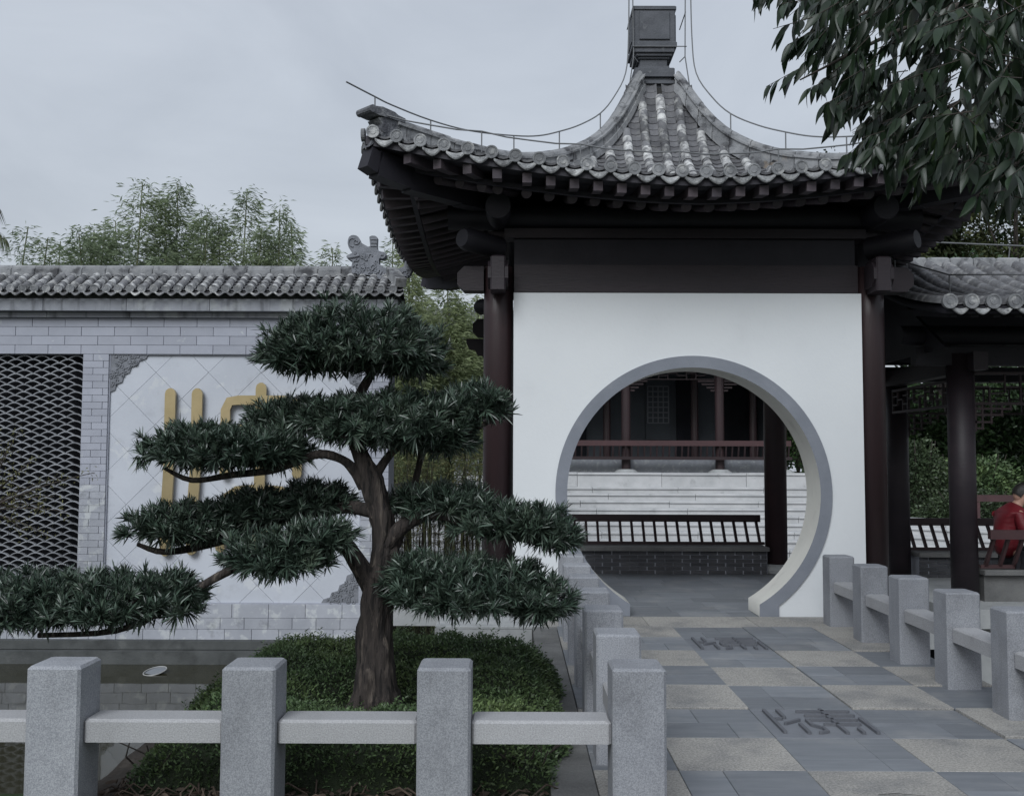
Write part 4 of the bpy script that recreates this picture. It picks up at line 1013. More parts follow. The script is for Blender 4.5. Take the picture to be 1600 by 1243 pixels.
pf = MB()
for q, (a, b_) in enumerate([(0, .5), (.14, .36), (.22, .28)]): pass
wn = mb.build('window', m_backwall, hl, label='lattice window with geometric bars')
mb = MB(); x0_, x1_, z0_, z1_ = 4.36, 5.04, 2.75, 3.95; yb_ = YH+2.90
for x in np.linspace(x0_, x1_, 5): mb.box(x-.018, x+.018, yb_, yb_+.03, z0_, z1_)
for z in np.linspace(z0_, z1_, 8): mb.box(x0_, x1_, yb_+.002, yb_+.028, z-.018, z+.018)
mb.build('window_bars', m_slate_c, wn)
MB().box(5.3, 6.0, YH+2.9, YH+2.98, 1.56, 4.2).build('doorway', m_dark, hl); MB().box(1.6, 2.35, YH+2.9, YH+2.98, 1.56, 4.2).build('doorway', m_dark, hl)  # near-black panels on the wall, shade of the openings painted in
MB().box(6.7, 7.9, YH+2.9, YH+2.98, 1.56, 4.2).build('doorway', m_dark, hl)
mb = MB(); yv0, yv1, yv2 = YH-1.0, YH+1.6, YH+4.2
V = [(HX0-.5, yv0, 4.6), (HX1+.5, yv0, 4.6), (HX1+.5, yv1, 6.2), (HX0-.5, yv1, 6.2), (HX1+.5, yv2, 4.6), (HX0-.5, yv2, 4.6)]
mb.add(V, [(0, 1, 2, 3), (3, 2, 4, 5), (0, 3, 5), (1, 4, 2), (5, 4, 1, 0)]); mb.build('roof', m_tile_s, hl)
mb = MB(); x = HX0-.4
while x < HX1+.5: mb.tube([(x, yv0-.02, 4.66), (x, yv1, 6.26)], .085, 6); x += .26
mb.build('barrel_tiles', m_tile_s, hl, kind='stuff')

# ============================================================ CLIPPED TREE
TY = 5.6
tree = thing('cloud_pruned_tree', 'cloud-pruned evergreen with layered pads of narrow dark leaves and a leaning brown trunk', 'tree', (at(587, 1080, TY).x, TY, -.03))
def tp(u, v, dy=0): return at(u, v, TY+dy)
PXM = TY/F
tk = [(588, 1118, 50, 0), (587, 1095, 38, 0), (586, 1070, 32, 0), (585, 1030, 28.5, 0), (587, 980, 29, 0), (592, 930, 30, .0), (600, 880, 30, .02), (602, 840, 26, .02), (596, 800, 26, .0), (582, 760, 23, -.02), (570, 725, 18, -.03), (558, 690, 15, -.02), (553, 655, 12, 0), (560, 620, 10, .03), (578, 588, 9, .05), (592, 565, 7, .05), (610, 545, 5, .05)]
P_, Rr = smooth([tp(u, v, d) for u, v, r_, d in tk], [r_*PXM for _, _, r_, _ in tk], 5)
MB().tube(P_, [r_*float(np.interp(i, [8, 36], [.96, .76]))*(1+.10*noise.noise(Vector((0, 0, i*.35)))) for i, r_ in enumerate(Rr)], 44, wob=.30).build('trunk', m_bark, tree)
br = [[(585, 925, 20, 0), (566, 890, 17, -.05), (545, 858, 15, -.1), (520, 838, 13, -.16), (480, 835, 10, -.2), (440, 850, 7, -.25)],
      [(575, 905, 14, -.02), (545, 900, 0.1, 0)],
      [(470, 852, 9, -.15), (420, 868, 8, -.22), (365, 888, 8, -.3), (315, 915, 7, -.35), (260, 950, 6, -.4), (180, 985, 5, -.42), (60, 992, 4, -.4)],
      [(570, 760, 13, 0), (556, 738, 10, -.02), (535, 718, 8, -.04), (500, 709, 8, -.06), (460, 722, 8, -.08), (420, 735, 7, -.08), (360, 742, 6, -.08), (300, 750, 5, -.08), (255, 730, 3, -.08)],
      [(590, 800, 15, 0), (545, 792, 12, .15), (490, 800, 11, .2), (420, 820, 9, .2), (340, 846, 8, .15), (260, 862, 6, .1), (215, 850, 4, .1)],
      [(602, 850, 18, 0), (632, 820, 14, -.02), (680, 802, 10, -.04), (740, 822, 9, -.05), (800, 838, 8, -.05), (860, 846, 4, -.05), (905, 850, 2, -.05)],
      [(605, 870, 12, -.02), (618, 845, 14, .06), (626, 820, 10, .1)],
      [(583, 752, 9, 0), (598, 725, 8, -.02), (620, 700, 7, -.03), (660, 680, 6, -.04), (720, 680, 5, 0), (770, 655, 4, .02), (800, 640, 3, .02)],
      [(598, 800, 8, .1), (640, 770, 7, .16), (654, 730, 6, .16), (660, 690, 5, .14)],
      [(610, 905, 14, 0), (650, 930, 11, -.08), (710, 945, 9, -.12), (790, 950, 7, -.14), (850, 955, 4, -.14)],
      [(560, 640, 8, 0), (520, 650, 7, .2), (460, 668, 5, .25), (400, 660, 4, .25)],
      [(585, 580, 7, 0), (540, 566, 5, -.03), (480, 560, 4, -.05), (430, 570, 3, -.05)],
      [(590, 572, 6, 0), (630, 570, 5, .04), (670, 560, 3, .04)]]
for b_ in br:
    if len(b_) < 3: continue
    P_, Rr = smooth([tp(u, v, d) for u, v, r_, d in b_], [r_*PXM*.84 for _, _, r_, _ in b_], 4)
    MB().tube(P_, Rr, 12, wob=.12).build('branch', m_bark, tree)
#        u    v    rx   ry   depth  dy    n
pads = [(552, 535, 140, 62, .42, .0), (470, 555, 60, 30, .25, -.08), (640, 560, 52, 34, .25, .02),
        (610, 660, 122, 50, .42, -.02), (520, 650, 55, 30, .25, .0), (735, 632, 66, 30, .22, .04), (690, 680, 50, 38, .25, .06),
        (456, 654, 70, 30, .28, .26), (345, 700, 122, 37, .34, -.10), (430, 700, 50, 34, .25, -.05),
        (295, 818, 96, 34, .32, .1), (400, 795, 70, 30, .28, .2), (490, 780, 66, 26, .24, .22),
        (432, 868, 76, 36, .28, -.26), (500, 838, 50, 22, .2, -.2),
        (170, 938, 128, 38, .36, -.42), (50, 942, 110, 42, .36, -.42), (265, 920, 40, 22, .2, -.36),
        (690, 785, 86, 30, .28, .12), (800, 815, 88, 30, .26, -.04), (868, 836, 40, 24, .18, -.05),
        (735, 918, 128, 46, .40, -.12), (840, 938, 52, 34, .22, -.14), (650, 895, 50, 30, .24, -.05)]
tuft_pos, tuft_dir, tuft_pad = [], [], []
for pi_, (u, v, rx, ry, dp_, dy) in enumerate(pads):
    c = np.array(tp(u, v+ry*.25, dy)); rxm, rym = rx*PXM, ry*PXM
    area = PI*rxm*dp_*1.35+PI*(rxm+dp_)*rym*.6
    n_ = int(area/.0021)
    d = RNG.normal(size=(n_*3, 3)); d = nrm(d); d = d[(d[:, 2] > -.45)][:n_]
    lump = np.array([1+.26*noise.noise(Vector((x*2.0+pi_, y*2.0, z*2.0)))+.14*noise.noise(Vector((x*6+pi_, y*6, z*6))) for x, y, z in d])
    sc_ = (RNG.uniform(.62, 1.04, len(d))*lump)[:, None]
    flat = np.where(d[:, 2:3] < 0, .55, 1.15)
    p = c+d*np.array([[rxm, dp_, rym]])*sc_*np.concatenate([np.ones_like(flat), np.ones_like(flat), flat], 1)
    ax = nrm(d*np.array([[1/rxm, 1/dp_, 1/rym]])*rym*.9+np.array([[0, 0, .45]])+RNG.normal(size=d.shape)*.32)
    tuft_pos.append(p); tuft_dir.append(ax); tuft_pad.append(np.full(len(p), pi_))
TP, TD, TI = map(np.concatenate, (tuft_pos, tuft_dir, tuft_pad))
def tuft_leaves(P, D, nl, L0=.088, W0=.0078, spread=1.1, rng=RNG):
    n_ = len(P); Dr = np.repeat(D, nl, 0); Pr = np.repeat(P, nl, 0)
    jit = rng.normal(size=Dr.shape); jit -= Dr*(jit*Dr).sum(1, keepdims=True); jit = nrm(jit)
    a = rng.uniform(.1, spread, (len(Dr), 1))
    Dl = nrm(Dr*np.cos(a)+jit*np.sin(a)); Pr = Pr-Dr*.02+Dr*rng.uniform(0, .03, (len(Dr), 1))
    return Pr, Dl, rng.uniform(.45, 1.15, len(Dr))*L0*np.repeat(rng.uniform(.7, 1.15, n_), nl), rng.uniform(.8, 1.2, len(Dr))*W0
order = np.argsort(TP[:, 1]-TP[:, 2]*.25); near = set(order[:300].tolist())
tuft_me = []
for q in range(6):
    P, D, Ln, Wd = tuft_leaves(np.zeros((1, 3)), np.array([[0, 0, 1.]]), 25)
    V, fs = leaf_arrays(P, D, Ln, Wd, .12); tuft_me.append(np_mesh('leaf_tuft', V, fs, m_pod))
for i in order[:300]:
    rot = Vector(TD[i]).to_track_quat('Z', 'Y').to_matrix().to_4x4() @ Matrix.Rotation(random.uniform(0, 6.28), 4, 'Z')
    inst('leaf_tuft', tuft_me[int(i) % 6], Matrix.Translation(Vector(TP[i])) @ rot, tree)
keep = np.array([i not in near for i in range(len(TP))])
for pi_ in range(len(pads)):
    s_ = keep & (TI == pi_)
    if s_.sum() == 0: continue
    P, D, Ln, Wd = tuft_leaves(TP[s_], TD[s_], 24)
    c = np.array(tp(pads[pi_][0], pads[pi_][1]+pads[pi_][3]*.2, pads[pi_][5])); rx, ry, dp_ = pads[pi_][2]*PXM, pads[pi_][3]*PXM, pads[pi_][4]
    k_ = int(len(P)*.22); d = nrm(RNG.normal(size=(k_, 3)))*RNG.uniform(.2, .78, (k_, 1)); d[:, 2] = d[:, 2]*.75
    P = np.concatenate([P, c+d*np.array([[rx, dp_, ry]])]); D = np.concatenate([D, RNG.normal(size=(k_, 3))]); Ln = np.concatenate([Ln, np.full(k_, .085)]); Wd = np.concatenate([Wd, np.full(k_, .012)])
    leaf_obj('foliage_pad', P, D, Ln, Wd, m_pod, tree, .12, kind='stuff')
    mb = MB(); rr = random.Random(pi_)
    for q in range(7):
        a_ = rr.uniform(0, 6.28); e = Vector(c)+Vector((math.cos(a_)*rx*.8, math.sin(a_)*dp_*.7, ry*rr.uniform(-.3, .5)))
        mid = (Vector(c)+e)/2-Vector((0, 0, ry*.35)); mb.tube([Vector(c)-Vector((0, 0, ry*.5)), mid, e], [.008, .006, .003], 5)
    mb.build('twigs', m_bark, tree, kind='stuff')

# ============================================================ HEDGE MOUND ROUND THE TRUNK
hg = thing('clipped_shrub', 'low spreading green shrub mounded around the foot of the cloud-pruned tree', 'shrub', (-.8, 5.8, -.03))
def hh_(X, Y):
    n_ = noise.noise(Vector((X*2.1, Y*2.1, 1)))*.10+noise.noise(Vector((X*6, Y*6, 4)))*.05+noise.noise(Vector((X*15, Y*15, 4)))*.018
    ex = min(1, max(0, (X+1.84+.14*noise.noise(Vector((Y*2, 0, 0))))/.30)); ex2 = min(1, max(0, (.30+.1*noise.noise(Vector((Y*2, 5, 0)))-(X+max(0, 5.4-Y)*.25))/.28))
    ey = min(1, max(0, (Y-4.78-.10*noise.noise(Vector((X*2.5, 9, 0))))/.22)); ey2 = min(1, max(0, (7.05-Y)/.35))
    e = (ex*ex2*ey*ey2); e = e**.5
    hol = 1-.72*math.exp(-((X+.80)/.55)**2-((Y-5.72)/.30)**2)
    base = .26+.12*min(1, max(0, (Y-5.2)/1.2))
    if X > -.35: base -= .02
    return (base+n_)*e*hol
nx, ny = 70, 70; hb = MB()
for j in range(ny):
    for i in range(nx):
        X = -2.05+2.45*i/(nx-1); Y = 4.7+2.4*j/(ny-1); hb.v.append((X, Y, max(-.05, hh_(X, Y)-.05)))
for j in range(ny-1):
    for i in range(nx-1):
        a = j*nx+i
        if max(hb.v[q][2] for q in (a, a+1, a+nx, a+nx+1)) > -.02: hb.f.append([a, a+1, a+nx+1, a+nx]); hb.sm.append(True); hb.mi.append(0)
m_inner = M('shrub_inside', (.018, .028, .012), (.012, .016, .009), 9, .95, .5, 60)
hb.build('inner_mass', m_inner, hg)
P, D = [], []
rg = random.Random(11)
while len(P) < 62000:
    X, Y = rg.uniform(-2.05, .4), rg.uniform(4.7, 7.05); h_ = hh_(X, Y)
    if h_ < .03: continue
    e_ = .03; gxn = (hh_(X+e_, Y)-h_)/e_; gyn = (hh_(X, Y+e_)-h_)/e_
    steep = min(6, math.hypot(gxn, gyn)); kk = 1+int(steep*1.6*rg.random())
    for q in range(kk):
        P.append((X+rg.gauss(0, .008), Y+rg.gauss(0, .008), h_-abs(rg.gauss(0, .022))-.045*steep*rg.random())); nn = Vector((-gxn, -gyn, 1)).normalized()
        D.append((nn.x+rg.gauss(0, .55), nn.y+rg.gauss(0, .55), nn.z*.9+rg.gauss(0, .45)))
P, D = np.array(P), np.array(D)
leaf_obj('foliage', P, D, RNG.uniform(.018, .034, len(P)), RNG.uniform(.008, .013, len(P)), m_hedge, hg, .1, simple=True, kind='stuff')
# taller shoots
P, D, Ln, Wd = [], [], [], []
for q in range(420):
    X, Y = rg.uniform(-1.95, .3), rg.uniform(4.85, 6.95); h_ = hh_(X, Y)
    if h_ < .1: continue
    d = Vector((rg.gauss(0, .25), rg.gauss(0, .25), 1)).normalized(); l_ = rg.uniform(.03, .075)
    for s_ in range(9):
        b_ = Vector((X, Y, h_-.01))+d*(l_*s_/8); a_ = s_*2.4; P.append(b_); D.append((math.cos(a_), math.sin(a_), .7)); Ln.append(rg.uniform(.02, .032)); Wd.append(.009)
leaf_obj('shoots', np.array(P), np.array(D), np.array(Ln), np.array(Wd), m_hedge, hg, .1, simple=True, kind='stuff')
mb = MB()
for q in range(150):
    X = rg.uniform(-1.85, .2); Y = rg.uniform(4.9, 5.3); mb.tube([(X, Y, -.04), (X+rg.gauss(0, .03), Y-.03, .06), (X+rg.gauss(0, .07), Y-.06, .15)], [.006, .005, .003], 5)
mb.build('stems', m_twig, hg, kind='stuff')
# fallen leaves and sticks in front of the shrub
P, D, Ln = [], [], []
for q in range(420):
    X = rg.uniform(-1.95, .15); Y = 4.66+abs(rg.gauss(0, .12))+.05*math.sin(X*5); P.append((X, Y, -.015+rg.random()*.02)); D.append((rg.gauss(0, 1), rg.gauss(0, 1), rg.gauss(0.02, .06))); Ln.append(rg.uniform(.03, .075))
o = leaf_obj('fallen_leaves', np.array(P), np.array(D), np.array(Ln), np.array(Ln)*.36, m_dead, None, 0); tag(o, 'brown fallen leaves scattered on the bare soil before the green shrub', 'leaf litter', kind='stuff')
mb = MB()
for q in range(60):
    X = rg.uniform(-1.9, .1); Y = rg.uniform(4.55, 4.9); a_ = rg.uniform(0, 3.1); l_ = rg.uniform(.06, .2)
    mb.tube([(X, Y, -.01), (X+math.cos(a_)*l_*.5, Y+math.sin(a_)*l_*.4, .02+rg.random()*.02), (X+math.cos(a_)*l_, Y+math.sin(a_)*l_*.9, -.005)], [.004, .005, .002], 5)
o = mb.build('dry_twigs', m_dead, kind='stuff'); tag(o, 'dry brown twigs and roots lying at the foot of the green shrub', 'twigs')
o = MB().tube([at(1372, 1228, 4.72)*1, at(1400, 1226, 4.74), at(1430, 1229, 4.72), at(1480, 1236, 4.68)], [.003, .004, .003, .002], 6).build('stick', m_twig); 
for v_ in o.data.vertices: v_.co.z = .008
tag(o, 'thin brown stick lying on the pale paving at the bottom right', 'stick')
# floating lamp ring on the pond
fr = thing('floating_ring', 'white oval ring floating on the brown pond left of the green shrub', 'float', (-4.22, 11.9, WZL))
mb = MB(); pts = [(-4.22+.125*math.cos(a), 11.9+.16*math.sin(a), WZL+.02+.02*math.sin(a)+.012*math.cos(a)) for a in np.linspace(0, 2*PI, 29)]; mb.tube(pts, .008, 6); mb.build('rim', m_white, fr)
MB().add([(-4.22+.12*math.cos(a), 11.9+.155*math.sin(a), WZL+.014+.02*math.sin(a)+.012*math.cos(a)) for a in np.linspace(0, 2*PI, 29)[:-1]], [tuple(range(28))]).build('disc', m_slate, fr)

# ============================================================ BAMBOO, TREES, SHRUBS
def bamboo(u, vtop, wpx, Y, n_, mt, label, group, zb=-.9, name='bamboo', lean=0, culms=3, ll=.17):
    top = at(u, vtop, Y); b0 = Vector((at(u-lean, 500, Y).x, Y, zb)); root = thing(name, label, 'bamboo', b0, group)
    H_ = top.z-zb; W_ = wpx*Y/F; P, D = [], []
    for c_ in range(culms):
        ox = RNG.uniform(-.35, .35)*W_*(c_ > 0); t1 = top+Vector((ox*1.0, RNG.uniform(-.4, .4), -H_*RNG.uniform(.02, .22)*(c_ > 0)))
        bb = b0+Vector((ox*.7, RNG.uniform(-.3, .3), 0)); mid = (bb+t1)/2+Vector((RNG.uniform(-.2, .2), 0, H_*.12))
        pts = [(1-t_)**2*bb+2*t_*(1-t_)*mid+t_*t_*t1 for t_ in np.linspace(0, 1, 12)]
        MB().tube(pts, [.035*(1-.85*i/11)+.004 for i in range(12)], 6).build('culm', m_culm, root)
        m__ = n_//culms; tt = RNG.beta(1.9, 1.45, m__//7)
        for t_ in tt:
            t_ = .25+.75*t_; i = min(int(t_*11), 10); f_ = t_*11-i; c0 = pts[i]*(1-f_)+pts[i+1]*f_
            r_ = W_*.5*(1-t_)**.68*RNG.uniform(.1, 1.25)+.06; a_ = RNG.uniform(0, 2*PI); e = c0+Vector((math.cos(a_)*r_, math.sin(a_)*r_*.8, r_*.5+RNG.uniform(-.1, .15)))
            for q in range(7):
                s_ = RNG.uniform(.45, 1.05); P.append(c0+(e-c0)*s_+Vector(RNG.normal(size=3)*.05)); D.append((math.cos(a_)+RNG.normal()*.6, math.sin(a_)+RNG.normal()*.6, RNG.normal()*.35+.05))
    n2 = len(P); leaf_obj('foliage', np.array(P), np.array(D), RNG.uniform(.55, 1.1, n2)*ll, RNG.uniform(.8, 1.2, n2)*ll*.15, mt, root, .25, simple=True, kind='stuff')
    return root
BL = 'bamboo rising behind the garden wall'
for a in ((212, 278, 170, 17.0, 5200, 'tall bamboo spire behind the wall, left one of the two tallest', 10, 3), (268, 280, 160, 17.6, 5200, 'pointed tall bamboo spire behind the wall, right one of the two tallest', -6, 3),
          (382, 293, 140, 17.3, 4200, 'bamboo spire behind the wall above the brass character', 0, 3), (455, 348, 90, 18.5, 1500, 'thin open bamboo tip behind the wall, left of the dragon finial', -20, 2),
          (135, 352, 150, 17.8, 2600, 'low bushy bamboo behind the wall above the diamond panel corner', 12, 3), (40, 352, 190, 16.8, 1700, 'sparse leaning bamboo behind the wall above the lattice window', 60, 3),
          (520, 388, 110, 18.0, 2200, 'short bamboo tuft directly behind the dragon finial', 0, 2), (320, 345, 150, 18.3, 4200, 'dense bamboo filling the dip between the tallest spires and the next', 0, 3), (172, 340, 150, 18.6, 3600, 'leafy bamboo filling the gap left of the tallest spires', 0, 3), (430, 372, 150, 18.4, 2600, 'low bamboo behind the wall just left of the thin open tip', 0, 3), (85, 372, 170, 18.2, 2400, 'low sparse bamboo above the brick pier beside the lattice window', 0, 3),
          (612, 372, 80, 18.8, 1500, 'small bamboo tip showing between dragon finial and pavilion eave', 0, 2)):
    bamboo(a[0], a[1], a[2]*1.45, a[3], int(a[4]*2.6), m_bam, a[5], BL, lean=a[6], culms=a[7]+1, ll=.15)
BG = 'bright bamboo beside the pond steps'
for a in ((640, 400, 130, 17.5, 9000, 'bright green bamboo against the end of the grey wall', 3), (700, 420, 150, 18.5, 11000, 'bright yellow-green bamboo filling the gap left of the red column', 4), (745, 460, 120, 19.5, 9000, 'lighter bamboo farther back beside the red column', 4), (665, 470, 130, 19.6, 8000, 'bamboo in the second row behind the pavilion corner', 3)):
    bamboo(a[0], a[1], a[2], a[3], a[4], m_bam2, a[5], BG, culms=a[6], ll=.16)
def tree_far(x, y, z0, H_, cr_, n_, mt, label, group, tr=.16, name='garden_tree', ls=.16, cl=14):
    root = thing(name, label, 'tree', (x, y, z0), group)
    P_ = [Vector((x, y, z0)), Vector((x+.1, y, z0+H_*.3)), Vector((x-.1, y, z0+H_*.55)), Vector((x, y, z0+H_*.8))]
    MB().tube(P_, [tr, tr*.8, tr*.55, tr*.25], 10, wob=.15).build('trunk', m_bark, root)
    P, D = [], []; mb = MB()
    for c_ in range(cl):
        a_ = RNG.uniform(0, 2*PI); rr = cr_*math.sqrt(RNG.random())*.75; zc_ = z0+H_*RNG.uniform(.42, .93); c0 = Vector((x+math.cos(a_)*rr, y+math.sin(a_)*rr, zc_)); s_ = cr_*RNG.uniform(.28, .46)
        mb.tube([P_[1]+(P_[2]-P_[1])*RNG.random(), (P_[2]+c0)/2, c0], [tr*.35, tr*.22, tr*.08], 6)
        k_ = n_//cl; d = nrm(RNG.normal(size=(k_, 3))); p = np.array(c0)+d*np.array([[1, 1, .75]])*s_*RNG.uniform(.55, 1.1, (k_, 1)); P.append(p); D.append(d*.7+RNG.normal(size=(k_, 3))*.6+np.array([[0, 0, -.1]]))
    mb.build('limbs', m_bark, root); P = np.concatenate(P); D = np.concatenate(D)
    leaf_obj('crown', P, D, RNG.uniform(.6, 1.2, len(P))*ls, RNG.uniform(.7, 1.1, len(P))*ls*.45, mt, root, .2, simple=True, kind='stuff')
TG = 'trees beyond the corridor roof'
for a in ((13.6, 34, 1.2, 11.2, 3.8, 22000, m_tree, 'yellowish green tree beyond the corridor, just right of the pavilion eave'), (17.8, 35, 1.4, 11.4, 3.8, 20000, m_tree, 'tall olive green tree beyond the corridor at the right edge'), (11.4, 39, 1.6, 11.0, 3.6, 12000, m_shrub, 'darker tree standing behind the olive trees, nearest the hall'),
          (21.5, 37, 1.8, 12, 4.0, 12000, m_shrub, 'dark background tree furthest right beyond the corridor'), (15.6, 40, 2.2, 12.5, 4.2, 14000, m_shrub, 'dark tree behind and between the two olive green trees')):
    tree_far(*a, TG, ls=.24)
tree_far(12.5, 28.6, .05, 7.6, 2.2, 4500, m_shrub, 'slim tree with pale brown trunk seen through the corridor', 'trees beyond the corridor roof', tr=.16, ls=.18)
tree_far(15.8, 30, .05, 7.6, 2.8, 7000, m_shrub, 'shady tree behind the corridor near the person in red', 'trees beyond the corridor roof', tr=.15, ls=.2)
for x, y, lb in ((-9, 44, 'background tree behind the left end of the waterside hall'), (-3, 45, 'background tree behind the left half of the waterside hall'), (3, 44, 'background tree behind the middle of the waterside hall'), (9, 45, 'background tree behind the right end of the waterside hall')):
    tree_far(x, y, 1.1, 8, 3.4, 5000, m_shrub, lb, 'trees behind the hall', ls=.3)
def shrub(x, y, z0, rx, ry, rz, n_, mt, label, group, ls=.09, cat='shrub'):
    root = thing('garden_shrub', label, cat, (x, y, z0), group)
    mb = MB()
    for q in range(6): a_ = q*1.05; mb.tube([(x, y, z0), (x+math.cos(a_)*rx*.4, y+math.sin(a_)*ry*.4, z0+rz*.6), (x+math.cos(a_)*rx*.6, y+math.sin(a_)*ry*.6, z0+rz*1.2)], [.03, .02, .01], 5)
    mb.build('stems', m_twig, root, kind='stuff')
    d = nrm(RNG.normal(size=(n_, 3))); d[:, 2] = np.abs(d[:, 2])*1.0-.15; lump = np.array([1+.22*noise.noise(Vector((a*2.5+x, b_*2.5, c_*2.5))) for a, b_, c_ in d])[:, None]
    p = np.array([[x, y, z0+rz*.25]])+d*np.array([[rx, ry, rz*1.1]])*lump*RNG.uniform(.6, 1.04, (n_, 1))
    leaf_obj('foliage', p, d*.8+RNG.normal(size=d.shape)*.6, RNG.uniform(.6, 1.2, n_)*ls, RNG.uniform(.7, 1.1, n_)*ls*.5, mt, root, .15, simple=True, kind='stuff')
SG = 'shrubs seen through the corridor'
shrub(11.0, 27.2, .0, .8, .7, 1.75, 6500, m_shrub2, 'tall leafy shrub right of the dark corridor column', SG, .12)
shrub(12.9, 28.0, .0, 1.5, .9, 1.45, 7000, m_hedge, 'rounded green shrub between the two corridor columns', SG, .14)
shrub(15.3, 27.4, .0, 1.5, 1.0, 1.6, 7000, m_hedge, 'broad green shrub behind the person in red', SG, .14)
shrub(18.0, 27.6, .0, 1.6, 1.0, 1.6, 5000, m_shrub, 'dark shrub at the far right behind the corridor', SG, .14)
shrub(11.9, 26.0, .0, 1.5, .7, .65, 5000, m_shrub2, 'low dark undergrowth shrub in front of the rounded green shrub', SG, .1)
shrub(14.7, 25.4, .0, 1.7, .8, .7, 5000, m_shrub2, 'low dark shrub below the reddish garden rail', SG, .1)
shrub(8.7, 30.6, 1.1, .6, .6, 1.8, 2500, m_shrub, 'shrub at the right end of the waterside hall', 'shrubs by the hall', .14)
shrub(9.9, 31.2, 1.1, .9, .8, 2.4, 4000, m_shrub, 'taller shrub standing clear of the hall on its right', 'shrubs by the hall', .14)
shrub(-3.0, 27.9, .9, 1.2, .5, .7, 3500, m_bam2, 'low reedy plants at the top of the pale steps', 'shrubs by the hall', .18)
for x, y, zt_, rz_, lb in ((13.0, 32.5, .05, 3.6, 'dark bushy thicket behind the corridor, nearest the column'), (17.0, 33, .05, 3.8, 'dense dark thicket behind the corridor in the middle'), (21.2, 33, .05, 3.8, 'dense dark thicket behind the corridor at the right edge'), (12.2, 37.5, 1.2, 4.0, 'tall dark thicket rising behind the corridor roof ridge'), (17, 38, 1.4, 4.2, 'tall dark thicket farther right behind the corridor roof ridge')):
    shrub(x, y, zt_, 2.6, 1.3, rz_, 9000, m_shrub, lb, 'dark thicket beyond the corridor', .24)
gr = thing('garden_rail', 'low reddish wooden rail behind the person in red', 'railing', (14.0, 24, .05))
MB().bar((11.0, 24, .66), (19, 24, .66), .08, .16).build('rail', m_railr, gr)
for x in (11.1, 12.7, 14.3, 15.9, 17.5, 18.9): MB().bar((x, 24, .05), (x, 24, .57), .09, .09, up=(0, 1, 0)).build('post', m_railr, gr)
# bare reeds between the bamboo and the red column
P, D = [], []
rd = thing('reed_clump', 'dry brown reeds standing at the foot of the bright bamboo', 'reeds', (-1.4, 17, WZL))
mb = MB()
for q in range(90):
    x = RNG.uniform(-2.3, -.45); y = RNG.uniform(16.6, 17.4); h_ = RNG.uniform(1.9, 2.75); mb.tube([(x, y, WZL), (x+RNG.normal()*.05, y, WZL+h_*.6), (x+RNG.normal()*.12, y, WZL+h_)], [.010, .008, .003], 4)
mb.build('stalks', m_twig, rd, kind='stuff')
p = np.stack([RNG.uniform(-2.35, -.4, 2600), RNG.uniform(16.5, 17.5, 2600), WZL+RNG.uniform(.9, 2.7, 2600)], 1)
leaf_obj('blades', p, np.stack([RNG.normal(size=2600)*.5, RNG.normal(size=2600)*.5, RNG.uniform(-.2, 1, 2600)], 1), RNG.uniform(.12, .3, 2600), .014, m_yel, rd, .3, simple=True, kind='stuff')
# palm at the left edge
pm = thing('palm_tree', 'palm with drooping fronds at the left edge above the wall', 'palm', (at(-105, 500, 20).x, 20, -.5))
px_ = at(-105, 330, 20); MB().tube([(px_.x, 20, -.5), (px_.x+.1, 20, 3), (px_.x, 20, px_.z)], [.2, .16, .13], 12, wob=.1).build('trunk', m_bark, pm)
for q in range(15):
    a_ = q*.42+.1; l_ = 1.35; P, D = [], []; pts = []
    el = [.9, .35, -.1][q % 3]
    for t_ in np.linspace(0, 1, 14): pts.append(Vector((px_.x+math.cos(a_)*l_*t_*math.cos(el*.5), 20+math.sin(a_)*l_*t_, px_.z+el*l_*t_*.8-t_*t_*.75)))
    for i_, p_ in enumerate(pts[1:]):
        dd = (pts[i_+1]-pts[i_]).normalized(); sd_ = dd.cross(Vector((0, 0, 1))).normalized()
        for s_ in (-1, 1):
            for e_ in range(3): P.append(p_-dd*e_*.035); D.append(sd_*s_+dd*.5+Vector((0, 0, -.7)))
    fo = leaf_obj('frond', np.array(P), np.array(D), .42, .028, m_tree, pm, .5, simple=True)
    mb = MB().tube(pts, [.014*(1-i/15) for i in range(14)], 5).build('midrib', m_culm, fo)
# sparse young shrub in front of the lattice window
yt = thing('young_tree', 'spindly young tree with sparse yellowish leaves before the lattice window', 'tree', (at(-50, 900, 11.6).x, 11.6, WZL))
b0 = Vector((at(-50, 900, 11.6).x, 11.6, WZL)); fork = at(-30, 800, 11.6)
MB().tube([b0, (b0+fork)/2+Vector((.05, 0, 0)), fork], [.03, .022, .016], 8).build('trunk', m_twig, yt)
P, D = [], []
for e in ((12, 700), (30, 672), (60, 770), (95, 745), (148, 738), (70, 790), (105, 800), (40, 830), (75, 838), (20, 745), (-5, 690), (50, 720), (85, 775)):
    E_1 = at(e[0], e[1], 11.6+random.uniform(-.15, .15)); md = (fork+E_1)/2+Vector((0, 0, .1))
    pts = [(1-t_)**2*fork+2*t_*(1-t_)*md+t_*t_*E_1 for t_ in np.linspace(0, 1, 9)]
    MB().tube(pts, [.011*(1-.8*i/8)+.002 for i in range(9)], 5).build('branch', m_twig, yt)
    for p_ in pts[3:]:
        for q in range(9): P.append(p_+Vector(RNG.normal(size=3)*.05)); D.append(RNG.normal(size=3)+np.array([0, 0, .3]))
leaf_obj('leaves', np.array(P), np.array(D), .045, .014, m_yel, yt, .2, simple=True, kind='stuff')

